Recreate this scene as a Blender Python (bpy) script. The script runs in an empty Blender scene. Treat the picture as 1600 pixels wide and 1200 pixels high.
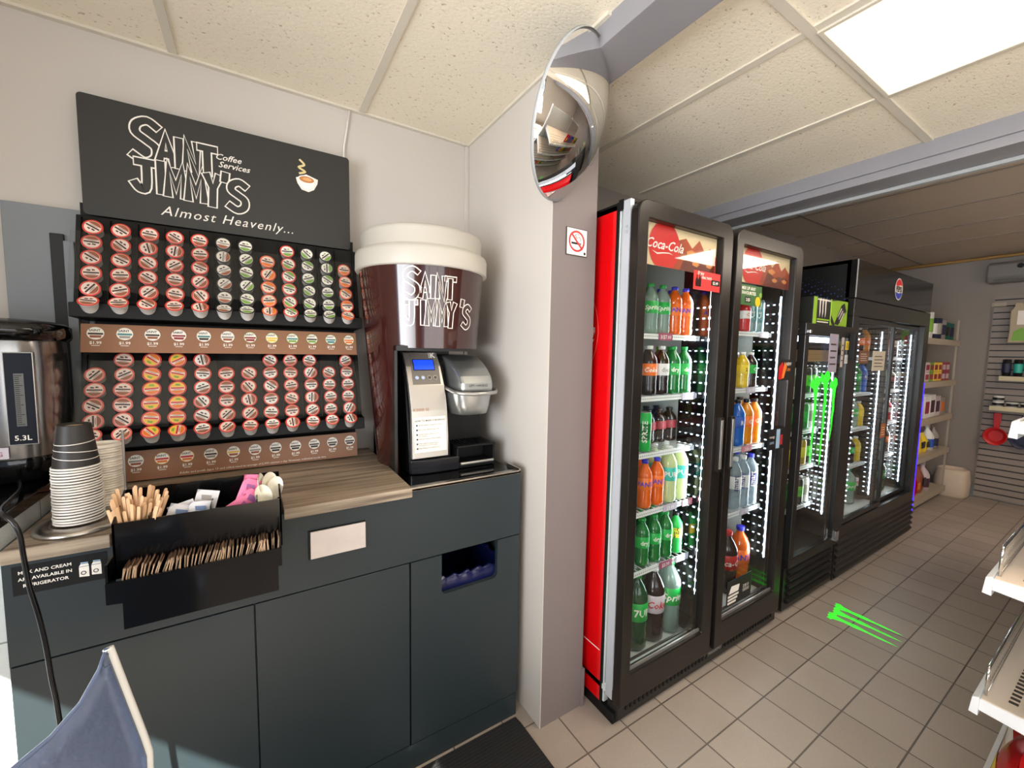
import bpy, math, random
from mathutils import Vector, Matrix
random.seed(7)
S = bpy.context.scene
COL = S.collection
PI = math.pi
def rad(a): return a * PI / 180

# ---------------------------------------------------------------- camera
yaw, pit, rol = rad(32.08), rad(-4.6), rad(0.97)
fw = Vector((math.sin(yaw)*math.cos(pit), math.cos(yaw)*math.cos(pit), math.sin(pit)))
rt = Vector((math.cos(yaw), -math.sin(yaw), 0)); up = rt.cross(fw)
r2 = rt*math.cos(rol) + up*math.sin(rol); u2 = up*math.cos(rol) - rt*math.sin(rol)
cd = bpy.data.cameras.new('camera'); cam = bpy.data.objects.new('camera', cd); COL.objects.link(cam)
cd.sensor_width = 36; cd.lens = 14.4; cd.clip_start = 0.02
cam.matrix_world = Matrix(((r2.x, u2.x, -fw.x, 0), (r2.y, u2.y, -fw.y, 0), (r2.z, u2.z, -fw.z, 1.42), (0, 0, 0, 1)))
S.camera = cam
# ---------------------------------------------------------------- world, sun, daylight, exposure
S.view_settings.view_transform = 'Standard'; S.view_settings.look = 'None'
S.view_settings.exposure = 0.0; S.view_settings.gamma = 1
S.view_settings.use_curve_mapping = False
W = bpy.data.worlds.new('world'); S.world = W; W.use_nodes = True
W.node_tree.nodes['Background'].inputs[0].default_value = (0.62, 0.76, 1.0, 1)
W.node_tree.nodes['Background'].inputs[1].default_value = 1.0
def light(name, kind, loc, energy, color, size=None, sizey=None, direction=None, spread=None):
    d = bpy.data.lights.new(name, kind); d.energy = energy; d.color = color
    if kind == 'AREA':
        d.shape = 'RECTANGLE'; d.size = size; d.size_y = sizey
        if spread: d.spread = spread
    o = bpy.data.objects.new(name, d); COL.objects.link(o); o.location = loc
    if direction: o.rotation_euler = Vector(direction).to_track_quat('-Z', 'Y').to_euler()
    return o
sun = light('sun', 'SUN', (-4, -3, 4), 54.0, (1.0, 0.94, 0.86), direction=(1.0, 0.72, -1.06)); sun.data.angle = rad(0.5)
light('daylight_left', 'AREA', (-1.53, -0.45, 1.40), 50, (0.95, 0.97, 1.0), 1.7, 1.35, (1, 0.22, 0.10), rad(105))
light('daylight_front', 'AREA', (0.7, -2.52, 1.40), 47, (1.0, 0.96, 0.90), 2.6, 1.7, (0.1, 1, 0.80))
light('added_back_room_fill', 'AREA', (4.3, -.55, 2.42), 34, (1.0, 0.86, 0.72), 1.1, .5, (0, 0, -1))  # added light with no seen source, brightens the dark back room
light('panel_lamp', 'AREA', (1.70, 0.02, 2.345), 20, (1.0, 0.87, 0.72), 0.5, 1.1, (0, 0, -1))

# ---------------------------------------------------------------- materials
def lin(c):
    return tuple(((v/255)/12.92 if v/255 <= 0.04045 else ((v/255+0.055)/1.055)**2.4) for v in c)
MC = {}
def mat(name, rgb, rough=0.5, metal=0.0, emit=0, spec=0.5, noise=0, nscale=20, coat=0, bump=0):
    if name in MC: return MC[name]
    m = bpy.data.materials.new(name); m.use_nodes = True; nt = m.node_tree; b = nt.nodes['Principled BSDF']
    c = lin(rgb)
    b.inputs['Base Color'].default_value = (*c, 1); b.inputs['Roughness'].default_value = rough
    b.inputs['Metallic'].default_value = metal; b.inputs['Specular IOR Level'].default_value = spec
    if coat: b.inputs['Coat Weight'].default_value = coat; b.inputs['Coat Roughness'].default_value = 0.05
    if emit:
        b.inputs['Emission Color'].default_value = (*c, 1); b.inputs['Emission Strength'].default_value = emit
    if noise or bump:
        tc = nt.nodes.new('ShaderNodeTexCoord'); n = nt.nodes.new('ShaderNodeTexNoise')
        n.inputs['Scale'].default_value = nscale; n.inputs['Detail'].default_value = 6
        nt.links.new(tc.outputs['Object'], n.inputs['Vector'])
        if noise:
            mx = nt.nodes.new('ShaderNodeMix'); mx.data_type = 'RGBA'
            mx.inputs[6].default_value = (*[v*(1-noise) for v in c], 1); mx.inputs[7].default_value = (*[min(1, v*(1+noise)) for v in c], 1)
            nt.links.new(n.outputs['Fac'], mx.inputs[0]); nt.links.new(mx.outputs[2], b.inputs['Base Color'])
        if bump:
            bp = nt.nodes.new('ShaderNodeBump'); bp.inputs['Strength'].default_value = bump; bp.inputs['Distance'].default_value = 0.002
            nt.links.new(n.outputs['Fac'], bp.inputs['Height']); nt.links.new(bp.outputs[0], b.inputs['Normal'])
    MC[name] = m; return m
def glass_mat(name, tint=(1, 1, 1), gloss=0.5, rough=0.02):
    m = bpy.data.materials.new(name); m.use_nodes = True; nt = m.node_tree; nt.nodes.clear()
    o = nt.nodes.new('ShaderNodeOutputMaterial'); mx = nt.nodes.new('ShaderNodeMixShader')
    t = nt.nodes.new('ShaderNodeBsdfTransparent'); g = nt.nodes.new('ShaderNodeBsdfGlossy'); lw = nt.nodes.new('ShaderNodeLayerWeight')
    pw = nt.nodes.new('ShaderNodeMath'); pw.operation = 'POWER'; pw.inputs[1].default_value = 5
    ml = nt.nodes.new('ShaderNodeMath'); ml.operation = 'MULTIPLY_ADD'; ml.inputs[1].default_value = 0.8*min(gloss, 1.2); ml.inputs[2].default_value = 0.035*gloss; ml.use_clamp = True
    t.inputs[0].default_value = (*tint, 1); g.inputs['Roughness'].default_value = rough
    nt.links.new(lw.outputs['Facing'], pw.inputs[0]); nt.links.new(pw.outputs[0], ml.inputs[0]); nt.links.new(ml.outputs[0], mx.inputs[0])
    nt.links.new(t.outputs[0], mx.inputs[1]); nt.links.new(g.outputs[0], mx.inputs[2]); nt.links.new(mx.outputs[0], o.inputs[0])
    MC[name] = m; return m
GLASS = glass_mat('clear_glass', (0.93, 0.95, 0.95), 1.0)
ACRYL = glass_mat('clear_acrylic', (0.95, 0.95, 0.95), 0.5, 0.02)
PET = glass_mat('clear_plastic', (0.80, 0.86, 0.86), 2.5, 0.08)

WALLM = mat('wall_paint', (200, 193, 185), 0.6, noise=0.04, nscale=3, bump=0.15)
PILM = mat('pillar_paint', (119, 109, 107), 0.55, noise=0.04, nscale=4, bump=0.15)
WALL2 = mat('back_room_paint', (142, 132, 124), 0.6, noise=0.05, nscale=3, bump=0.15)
BEAMM = mat('beam_paint', (140, 138, 142), 0.5, noise=0.05, nscale=5)
FRAMEM = mat('grey_door_paint', (128, 132, 136), 0.45, noise=0.08, nscale=8, bump=0.2)
BLK = mat('black_plastic', (11, 11, 12), 0.5, spec=0.3)
BLKG = mat('black_gloss', (8, 8, 9), 0.08)
BLKM = mat('black_metal', (24, 22, 21), 0.32)
DFRAME = mat('door_frame_black', (34, 29, 26), 0.28, metal=0.3)
WHITE = mat('white_plastic', (236, 232, 226), 0.4)
OFFW = mat('offwhite_paper', (240, 234, 224), 0.6)
RED = mat('red_panel', (214, 8, 14), 0.18, coat=0.5)
REDL = mat('red_label', (196, 26, 28), 0.4)
STEEL = mat('brushed_steel', (190, 184, 176), 0.28, metal=1.0)
CHROME = mat('chrome', (220, 220, 220), 0.08, metal=1.0)
SILVER = mat('silver_plastic', (178, 176, 172), 0.3, metal=0.75)
CAB = mat('slate_cabinet', (34, 44, 48), 0.45, noise=0.06, nscale=60, bump=0.12)
BROWN = mat('brown_card', (142, 98, 70), 0.45)
CUPB = mat('brown_cup_gloss', (56, 22, 19), 0.12, coat=0.6)
GREEN = mat('green', (20, 150, 50), 0.4)
LEDM = mat('led', (225, 238, 255), 0.5, emit=7)
LED_REFL = mat('led_dot', (225, 238, 255), 0.5, emit=2.6)
GREYP = mat('grey_panel', (170, 172, 172), 0.45)
INTW = mat('fridge_liner', (205, 212, 210), 0.4)
NEON = mat('lime', (60, 255, 60), 0.5, emit=0.3)

def wood_mat():
    m = bpy.data.materials.new('wood_laminate'); m.use_nodes = True; nt = m.node_tree; b = nt.nodes['Principled BSDF']
    g = nt.nodes.new('ShaderNodeNewGeometry'); mp = nt.nodes.new('ShaderNodeMapping'); mp.inputs['Scale'].default_value = (1.6, 38, 38)
    n = nt.nodes.new('ShaderNodeTexNoise'); n.inputs['Scale'].default_value = 1.6; n.inputs['Detail'].default_value = 7
    cr = nt.nodes.new('ShaderNodeValToRGB')
    cr.color_ramp.elements[0].position = 0.3; cr.color_ramp.elements[0].color = (*lin((98, 84, 70)), 1)
    cr.color_ramp.elements[1].position = 0.72; cr.color_ramp.elements[1].color = (*lin((186, 168, 146)), 1)
    nt.links.new(g.outputs['Position'], mp.inputs[0]); nt.links.new(mp.outputs[0], n.inputs['Vector'])
    nt.links.new(n.outputs['Fac'], cr.inputs[0]); nt.links.new(cr.outputs[0], b.inputs['Base Color']); b.inputs['Roughness'].default_value = 0.38
    return m
WOOD = wood_mat()
def tile_mat(name, px, py, ox, oy, c1, c2, grout, gw, rough, axes=(0, 1), nsc=240, bump=0.3):
    m = bpy.data.materials.new(name); m.use_nodes = True; nt = m.node_tree; N = nt.nodes; L = nt.links; b = N['Principled BSDF']
    g = N.new('ShaderNodeNewGeometry'); sp = N.new('ShaderNodeSeparateXYZ'); L.new(g.outputs['Position'], sp.inputs[0])
    def mth(op, a, v=None):
        n = N.new('ShaderNodeMath'); n.operation = op
        for i, q in enumerate((a, v)):
            if q is None: continue
            if isinstance(q, (int, float)): n.inputs[i].default_value = q
            else: L.new(q, n.inputs[i])
        return n.outputs[0]
    ds = []; ids = []
    for ax, p, o in ((axes[0], px, ox), (axes[1], py, oy)):
        t = mth('DIVIDE', mth('SUBTRACT', sp.outputs[ax], o), p)
        ids.append(mth('FLOOR', t))
        f = mth('ABSOLUTE', mth('SUBTRACT', mth('FRACT', t), 0.5))
        ds.append(mth('MULTIPLY', mth('SUBTRACT', 0.5, f), p))
    d = mth('MINIMUM', ds[0], ds[1]); line = mth('LESS_THAN', d, gw/2)
    cv = N.new('ShaderNodeCombineXYZ'); L.new(ids[0], cv.inputs[0]); L.new(ids[1], cv.inputs[1])
    wn = N.new('ShaderNodeTexWhiteNoise'); L.new(cv.outputs[0], wn.inputs['Vector'])
    n1 = N.new('ShaderNodeTexNoise'); n1.inputs['Scale'].default_value = nsc; L.new(g.outputs['Position'], n1.inputs['Vector'])
    n2 = N.new('ShaderNodeTexNoise'); n2.inputs['Scale'].default_value = 3; n2.inputs['Detail'].default_value = 5; L.new(g.outputs['Position'], n2.inputs['Vector'])
    mx = N.new('ShaderNodeMix'); mx.data_type = 'RGBA'; mx.inputs[6].default_value = (*lin(c1), 1); mx.inputs[7].default_value = (*lin(c2), 1)
    L.new(mth('ADD', mth('MULTIPLY', wn.outputs[0], 0.3), mth('ADD', mth('MULTIPLY', n1.outputs['Fac'], 0.45), mth('MULTIPLY', n2.outputs['Fac'], 0.35))), mx.inputs[0])
    mg = N.new('ShaderNodeMix'); mg.data_type = 'RGBA'; mg.inputs[7].default_value = (*lin(grout), 1)
    L.new(line, mg.inputs[0]); L.new(mx.outputs[2], mg.inputs[6]); L.new(mg.outputs[2], b.inputs['Base Color'])
    b.inputs['Roughness'].default_value = rough
    bp = N.new('ShaderNodeBump'); bp.inputs['Strength'].default_value = bump; bp.inputs['Distance'].default_value = 0.003
    L.new(mth('SUBTRACT', n1.outputs['Fac'], mth('MULTIPLY', line, 1.5)), bp.inputs['Height']); L.new(bp.outputs[0], b.inputs['Normal'])
    return m
FLOORM = tile_mat('floor_tile', 0.1993, 0.1985, 0.962, 0.389, (138, 126, 115), (182, 169, 157), (92, 83, 76), 0.0055, 0.42)
WTILE = tile_mat('white_wall_tile', 0.2, 0.2, 1.458, 0.985, (196, 204, 206), (214, 220, 220), (140, 146, 148), 0.004, 0.2, axes=(1, 2))
def ceil_mat(name, base, speck, amt):
    m = bpy.data.materials.new(name); m.use_nodes = True; nt = m.node_tree; N = nt.nodes; L = nt.links; b = N['Principled BSDF']
    g = N.new('ShaderNodeNewGeometry'); mp = N.new('ShaderNodeMapping'); mp.inputs['Scale'].default_value = (1, 1.6, 1); mp.inputs['Rotation'].default_value = (0, 0, 0.6)
    n = N.new('ShaderNodeTexNoise'); n.inputs['Scale'].default_value = 75; n.inputs['Detail'].default_value = 3; n.inputs['Distortion'].default_value = 0.6
    cr = N.new('ShaderNodeValToRGB'); cr.color_ramp.elements[0].position = amt; cr.color_ramp.elements[0].color = (*lin(speck), 1)
    cr.color_ramp.elements[1].position = amt+0.07; cr.color_ramp.elements[1].color = (*lin(base), 1)
    L.new(g.outputs['Position'], mp.inputs[0]); L.new(mp.outputs[0], n.inputs['Vector']); L.new(n.outputs['Fac'], cr.inputs[0]); L.new(cr.outputs[0], b.inputs['Base Color'])
    bp = N.new('ShaderNodeBump'); bp.inputs['Strength'].default_value = 0.5; bp.inputs['Distance'].default_value = 0.003
    L.new(n.outputs['Fac'], bp.inputs['Height']); L.new(bp.outputs[0], b.inputs['Normal']); b.inputs['Roughness'].default_value = 0.85
    return m
CEILM = ceil_mat('ceiling_tile', (240, 230, 210), (186, 170, 146), 0.29)
CEIL2 = ceil_mat('plain_ceiling_panel', (200, 184, 166), (170, 154, 138), 0.2)
TBAR = mat('ceiling_grid_white', (214, 206, 190), 0.5)

# ---------------------------------------------------------------- mesh helpers
WM = {}
def root(name, loc, label, cat, group=None, rot=(0, 0, 0)):
    o = bpy.data.objects.new(name, None); COL.objects.link(o); o.location = loc; o.rotation_euler = rot
    o.empty_display_size = 0.05
    WM[o] = Matrix.LocRotScale(Vector(loc), Matrix.Identity(3) if rot == (0, 0, 0) else o.rotation_euler, Vector((1, 1, 1)))
    o['label'] = label; o['category'] = cat
    if group: o['group'] = group
    return o
def tag(o, label, cat, group=None, kind=None):
    o['label'] = label; o['category'] = cat
    if group: o['group'] = group
    if kind: o['kind'] = kind
    return o
class MB:
    def __init__(s): s.v = []; s.f = []; s.m = []; s.mats = []; s.sm = []
    def mi(s, m):
        if m not in s.mats: s.mats.append(m)
        return s.mats.index(m)
    def add(s, vs, fs, m, smooth=False):
        k = len(s.v); s.v += [tuple(p) for p in vs]; i = s.mi(m)
        for f in fs: s.f.append(tuple(k+j for j in f)); s.m.append(i); s.sm.append(smooth)
        return s
    def box(s, x0, x1, y0, y1, z0, z1, m):
        vs = [(x, y, z) for z in (z0, z1) for y in (y0, y1) for x in (x0, x1)]
        return s.add(vs, [(0, 2, 3, 1), (4, 5, 7, 6), (0, 1, 5, 4), (2, 6, 7, 3), (0, 4, 6, 2), (1, 3, 7, 5)], m)
    def prism(s, pts, o, u, v, n, m, smooth=False):
        """polygon pts in plane (o,u,v) extruded by vector n"""
        o, u, v, n = map(Vector, (o, u, v, n)); k = len(pts)
        a = [o+u*p[0]+v*p[1] for p in pts]; b = [p+n for p in a]
        return s.add(a+b, [tuple(range(k-1, -1, -1)), tuple(range(k, 2*k))] + [(i, (i+1) % k, (i+1) % k+k, i+k) for i in range(k)], m, smooth)
    def lathe(s, prof, c=(0, 0, 0), n=20, m=None, a0=0, a1=2*PI, sx=1, sy=1, axis=None, caps=False):
        """axis: (origin,u,v,w) frame"""
        full = abs(a1-a0-2*PI) < 1e-6; cnt = n if full else n+1; vs = []; fs = []
        for r, z in prof:
            for i in range(cnt):
                a = a0+(a1-a0)*i/n; p = Vector((r*math.cos(a)*sx, r*math.sin(a)*sy, z))
                if axis: p = axis[0]+axis[1]*p.x+axis[2]*p.y+axis[3]*p.z
                else: p = p+Vector(c)
                vs.append(p)
        for j in range(len(prof)-1):
            for i in range(n):
                a = j*cnt+i; b = j*cnt+(i+1) % cnt
                fs.append((a, b, b+cnt, a+cnt))
        if caps and full:
            fs.append(tuple(range(cnt-1, -1, -1))); k = (len(prof)-1)*cnt; fs.append(tuple(range(k, k+cnt)))
        return s.add(vs, fs, m, True)
    def cyl(s, p0, p1, r0, m, r1=None, n=12, smooth=True):
        p0, p1 = Vector(p0), Vector(p1); w = (p1-p0); l = w.length; w.normalize(); r1 = r0 if r1 is None else r1
        u = w.orthogonal().normalized(); v = w.cross(u)
        k = len(s.v); vs = []
        for p, r in ((p0, r0), (p1, r1)):
            vs += [p+(u*math.cos(2*PI*i/n)+v*math.sin(2*PI*i/n))*r for i in range(n)]
        s.add(vs, [(i, (i+1) % n, (i+1) % n+n, i+n) for i in range(n)], m, smooth)
        s.add(vs, [tuple(range(n-1, -1, -1)), tuple(range(n, 2*n))], m)
        return s
    def tube(s, pts, r, m, n=8):
        pts = [Vector(p) for p in pts]; vs = []; u = None
        for i, p in enumerate(pts):
            t = (pts[min(i+1, len(pts)-1)]-pts[max(i-1, 0)]).normalized()
            if u is None: u = t.orthogonal().normalized()
            else: u = (u-t*u.dot(t)).normalized()
            v = t.cross(u)
            vs += [p+(u*math.cos(2*PI*j/n)+v*math.sin(2*PI*j/n))*r for j in range(n)]
        fs = [(i*n+j, i*n+(j+1) % n, (i+1)*n+(j+1) % n, (i+1)*n+j) for i in range(len(pts)-1) for j in range(n)]
        k = (len(pts)-1)*n
        fs += [tuple(range(n-1, -1, -1)), tuple(range(k, k+n))]
        return s.add(vs, fs, m, True)
    def build(s, name, parent=None, bevel=0, seg=2, fix=True):
        me = bpy.data.meshes.new(name)
        vs = s.v
        if parent is not None:
            inv = WM[parent].inverted(); vs = [inv @ Vector(p) for p in vs]
        me.from_pydata([tuple(p) for p in vs], [], s.f)
        for m in s.mats: me.materials.append(m)
        me.polygons.foreach_set('material_index', s.m); me.polygons.foreach_set('use_smooth', s.sm)
        me.validate(); me.update()
        o = bpy.data.objects.new(name, me); COL.objects.link(o)
        if parent is not None: o.parent = parent; WM[o] = WM[parent]
        else: WM[o] = Matrix.Identity(4)
        if bevel:
            b = o.modifiers.new('bevel', 'BEVEL'); b.width = bevel; b.segments = seg; b.limit_method = 'ANGLE'; b.angle_limit = rad(40)
        return o
def box(name, parent, x0, x1, y0, y1, z0, z1, m, bevel=0): return MB().box(x0, x1, y0, y1, z0, z1, m).build(name, parent, bevel)
def copy_tree(o, parent=None):
    c = o.copy(); COL.objects.link(c); c.parent = parent
    for ch in list(o.children): copy_tree(ch, c)
    return c
def struct(o): o['kind'] = 'structure'; return o
TC = {}
def text_geo(s, size, offset=0, shear=0, align='CENTER', res=2, spacing=1):
    key = (s, offset, shear, align, spacing)
    if key in TC: return TC[key]
    cu = bpy.data.curves.new('t', 'FONT'); cu.body = s; cu.size = 1.0; cu.offset = offset; cu.shear = shear; cu.align_x = align
    cu.resolution_u = res; cu.space_character = spacing
    o = bpy.data.objects.new('t', cu); COL.objects.link(o)
    dg = bpy.context.evaluated_depsgraph_get(); dg.update()
    me = bpy.data.meshes.new_from_object(o.evaluated_get(dg))
    g = ([tuple(v.co) for v in me.vertices], [tuple(p.vertices) for p in me.polygons])
    bpy.data.objects.remove(o); bpy.data.curves.remove(cu); bpy.data.meshes.remove(me)
    TC[key] = g; return g
def text(mb, s, size, o, m, u=(1, 0, 0), v=(0, 0, 1), **k):
    vs, fs = text_geo(s, size, **k); o, u, v = Vector(o), Vector(u)*size, Vector(v)*size
    return mb.add([o+u*p[0]+v*p[1] for p in vs], fs, m)
def wraptext(mb, s, size, c, r, z, m, phi=0, rot=0, **k):
    vs, fs = text_geo(s, size, **k); out = []
    for p in vs:
        x, y = p[0]*size, p[1]*size
        if rot: x, y = -y, x
        a = phi+x/r; out.append((c[0]+r*math.sin(a), c[1]-r*math.cos(a), z+y))
    return mb.add(out, fs, m)
def disc(mb, c, r, m, u=(1, 0, 0), v=(0, 0, 1), n=24, r0=0, sy=1):
    c, u, v = Vector(c), Vector(u), Vector(v)
    e = lambda q, a: c+u*q*math.cos(a)+v*q*sy*math.sin(a)
    if r0: mb.add([e(r, 2*PI*i/n) for i in range(n)]+[e(r0, 2*PI*i/n) for i in range(n)], [(i, (i+1) % n, (i+1) % n+n, i+n) for i in range(n)], m)
    else: mb.add([e(r, 2*PI*i/n) for i in range(n)], [tuple(range(n))], m)
def quad(mb, o, w, h, m, u=(1, 0, 0), v=(0, 0, 1)):
    o, u, v = Vector(o), Vector(u), Vector(v); mb.add([o, o+u*w, o+u*w+v*h, o+v*h], [(0, 1, 2, 3)], m)
def stroke(pts, w):
    """mitred ribbon around a polyline -> quads list of 2D points"""
    out = []; n = len(pts); L = []; R = []
    for i in range(n):
        a = Vector(pts[max(i-1, 0)]); b = Vector(pts[i]); c = Vector(pts[min(i+1, n-1)])
        d1 = (b-a).normalized() if i > 0 else (c-b).normalized(); d2 = (c-b).normalized() if i < n-1 else d1
        t = (d1+d2); t = t.normalized() if t.length > 0.2 else d1
        nn = Vector((-t.y, t.x)); k = min(1/max(nn.dot(Vector((-d1.y, d1.x))), 0.4), 1.8)
        e = Vector((0, 0))
        if i == 0: e = -d1
        if i == n-1: e = d2
        L.append((b+nn*w*k, e)); R.append((b-nn*w*k, e))
    return L, R
GL = {'S': ([(.78, .95), (.5, 1.08), (.2, .95), (.16, .72), (.45, .55), (.72, .38), (.7, .1), (.4, -.05), (.05, .1)], .8),
      'A': ([(.05, 0), (.38, 1), (.72, 0)], .78, [(.2, .33), (.58, .33)]), 'I': ([(.2, 0), (.2, 1)], .42),
      'N': ([(.1, 0), (.1, 1), (.6, 0), (.6, 1)], .75), 'T': ([(.35, 0), (.35, .92)], .75, [(0, .97), (.75, .97)]),
      'J': ([(.02, .2), (.2, .0), (.42, .1), (.45, 1)], .62, [(.12, .97), (.7, .97)]), 'M': ([(.06, 0), (.12, 1), (.42, .3), (.72, 1), (.8, 0)], .9),
      'Y': ([(.05, 1), (.33, .5), (.62, 1)], .65, [(.33, .55), (.28, -.05)]), "'": ([(.15, 1.05), (.1, .75)], .3)}
def smooth(pts, n=5):
    out = []; P_ = [Vector(p) for p in pts]
    for i in range(len(P_)-1):
        p0, p1, p2, p3 = P_[max(i-1, 0)], P_[i], P_[i+1], P_[min(i+2, len(P_)-1)]
        for k in range(n):
            t_ = k/n; out.append(.5*((2*p1)+(-p0+p2)*t_+(2*p0-5*p1+4*p2-p3)*t_*t_+(-p0+3*p1-3*p2+p3)*t_**3))
    return out+[P_[-1]]
def graffiti(mb, rows, w, ol, mw, mk, place):
    """rows: (string,x,y,height,slope per letter); place(x,y,layer)->point"""
    lay = 0
    for s, x, y, h, dy, sc in rows:
        for ch in s:
            g = GL[ch]; hh = h*(1.25 if ch == 'S' and s != "'S" else 1.0); lines = [g[0]]+list(g[2:])
            for k, (ww, m) in enumerate(((w+ol, mw), (w, mk))):
                for li, ln in enumerate(lines):
                    if li == 0 and ch in 'SJ': ln = [tuple(q) for q in smooth(ln, 4)]
                    pts = [(x+p[0]*hh*.72*sc, y+p[1]*hh) for p in ln]
                    L, R = stroke(pts, ww); vs = []
                    for (a, e), (b, _) in zip(L, R):
                        a = a+e*ww*.6; b = b+e*ww*.6
                        vs += [place(a.x, a.y, lay+k+li*.4), place(b.x, b.y, lay+k+li*.4)]
                    mb.add(vs, [(2*i, 2*i+1, 2*i+3, 2*i+2) for i in range(len(pts)-1)], m)
            x += g[1]*hh*.72*sc; y += dy; lay += 2
ORD = ['first', 'second', 'third', 'fourth', 'fifth', 'sixth', 'seventh', 'eighth', 'ninth', 'tenth', 'eleventh', 'twelfth', 'thirteenth', 'fourteenth', 'fifteenth', 'sixteenth', 'seventeenth', 'eighteenth', 'nineteenth', 'twentieth', 'twenty-first', 'twenty-second', 'twenty-third', 'twenty-fourth', 'twenty-fifth', 'twenty-sixth', 'twenty-seventh', 'twenty-eighth', 'twenty-ninth', 'thirtieth']
def ordn(i):
    if i < 30: return ORD[i]
    t = {3: 'thirty', 4: 'forty', 5: 'fifty'}[(i+1)//10]; r = (i+1) % 10
    return {3: 'thirtieth', 4: 'fortieth', 5: 'fiftieth'}[(i+1)//10] if r == 0 else t+'-'+ORD[r-1]
# ================================================================ SETTING
YW = 1.81; ZC = 2.37; X0 = -1.6; XF = 6.3; Y0 = -2.6
struct(box('floor', None, X0-.1, XF+.1, Y0-.1, YW+.1, -0.1, 0, FLOORM))
struct(MB().box(X0, 0.87, Y0, YW, ZC, ZC+.06, CEILM).box(.87, 2.64, Y0, YW, ZC, ZC+.06, CEILM).box(2.7, XF, Y0, YW+.0, 2.45, 2.51, CEIL2).box(X0, XF, Y0, YW, 2.62, 2.66, CEIL2).build('ceiling'))
g = MB()
for x in (-1.39, -.795, -.2, .39): g.box(x-.012, x+.012, Y0, YW, ZC-.006, ZC, TBAR)
for x in (1.403, 1.973): g.box(x-.014, x+.014, Y0, 1.74, ZC-.006, ZC, TBAR)
for y in (.628, -.6, -1.82): g.box(1.07, 2.54, y-.014, y+.014, ZC-.007, ZC, TBAR)
for y in (-.6, -1.82): g.box(X0, .87, y-.012, y+.012, ZC-.007, ZC, TBAR)
g.box(X0, .87, YW-.018, YW, ZC-.008, ZC, TBAR); g.box(.86, .874, .9, YW, ZC-.01, ZC, TBAR)
struct(g.build('trim_1'))
g = MB()
for x in (3.46, 4.04, 4.66, 5.25): g.box(x-.008, x+.008, Y0, YW, 2.446, 2.45, WALL2)
for y in (1.52, .3): g.box(2.74, XF, y-.008, y+.008, 2.445, 2.45, WALL2)
struct(g.build('trim_2'))
# walls
struct(box('wall_back', None, X0-.1, .875, YW, YW+.1, 0, 2.6, WALLM))
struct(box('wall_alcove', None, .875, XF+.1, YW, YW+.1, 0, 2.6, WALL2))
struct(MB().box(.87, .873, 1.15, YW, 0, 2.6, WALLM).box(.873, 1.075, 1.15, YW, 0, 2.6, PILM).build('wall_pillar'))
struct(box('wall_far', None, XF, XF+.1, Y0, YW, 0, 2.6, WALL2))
lw = MB()      # left wall with one window opening
LW0, LW1, LZ0, LZ1 = -1.35, .65, .62, 2.03
lw.box(X0-.1, X0, Y0, YW, 0, LZ0, WALLM).box(X0-.1, X0, -.2, YW, LZ1, 2.6, WALLM).box(X0-.1, X0, Y0, -.2, 2.345, 2.6, WALLM).box(X0-.1, X0, Y0, LW0, LZ0, 2.345, WALLM).box(X0-.1, X0, LW1, YW, LZ0, LZ1, WALLM)
struct(lw.build('wall_left'))
w = MB()
for y in (LW0, -.35, LW1-.05): w.box(X0-.08, X0-.03, y, y+.05, LZ0, LZ1, FRAMEM)
for z in (LZ0, LZ1-.05): w.box(X0-.08, X0-.03, LW0, LW1, z, z+.05, FRAMEM)
w.box(X0-.08, X0-.03, LW0, -.2, 2.30, 2.345, FRAMEM).box(X0-.08, X0-.03, -.22, -.2, LZ1, 2.345, FRAMEM).box(X0-.058, X0-.052, LW0, LW1, LZ0, LZ1, GLASS).box(X0-.058, X0-.052, LW0, -.2, LZ1, 2.345, GLASS); struct(w.build('window_1'))
fw_ = MB(); FX0, FX1, FZ0, FZ1 = -1.2, 2.0, .45, 2.2
fw_.box(X0-.1, XF+.1, Y0-.1, Y0, 0, FZ0, WALLM).box(X0-.1, XF+.1, Y0-.1, Y0, FZ1, 2.6, WALLM).box(X0-.1, FX0, Y0-.1, Y0, FZ0, FZ1, WALLM).box(FX1, XF+.1, Y0-.1, Y0, FZ0, FZ1, WALLM)
struct(fw_.build('wall_front'))
w = MB()
for x in (FX0, -.13, .93, FX1-.05): w.box(x, x+.05, Y0-.08, Y0-.03, FZ0, FZ1, FRAMEM)
for z in (FZ0, FZ1-.05): w.box(FX0, FX1, Y0-.08, Y0-.03, z, z+.05, FRAMEM)
w.box(FX0, FX1, Y0-.058, Y0-.052, FZ0, FZ1, GLASS); struct(w.build('window_2'))
# beams
struct(MB().box(.872, 1.015, Y0, 1.15, 2.30, ZC+.05, BEAMM).build('trim_3', bevel=.002))
bm_ = MB().box(2.54, 2.72, Y0, YW, 2.262, 2.55, BEAMM)
bm_.box(2.525, 2.54, Y0, YW, 2.30, ZC+.02, BEAMM).box(2.70, 2.735, Y0, YW, 2.245, 2.262, GREYP)
struct(bm_.build('trim_4', bevel=.003))
# corner bead, pillar shoe, baseboards
struct(MB().box(.852, .87, YW-.014, YW, 1.0, ZC-.01, WALLM).build('trim_5', bevel=.003))
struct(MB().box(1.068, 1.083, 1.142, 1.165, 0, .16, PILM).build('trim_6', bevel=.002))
struct(box('baseboard_far', None, XF-.012, XF, -1.5, YW, 0, .11, FRAMEM))
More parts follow.
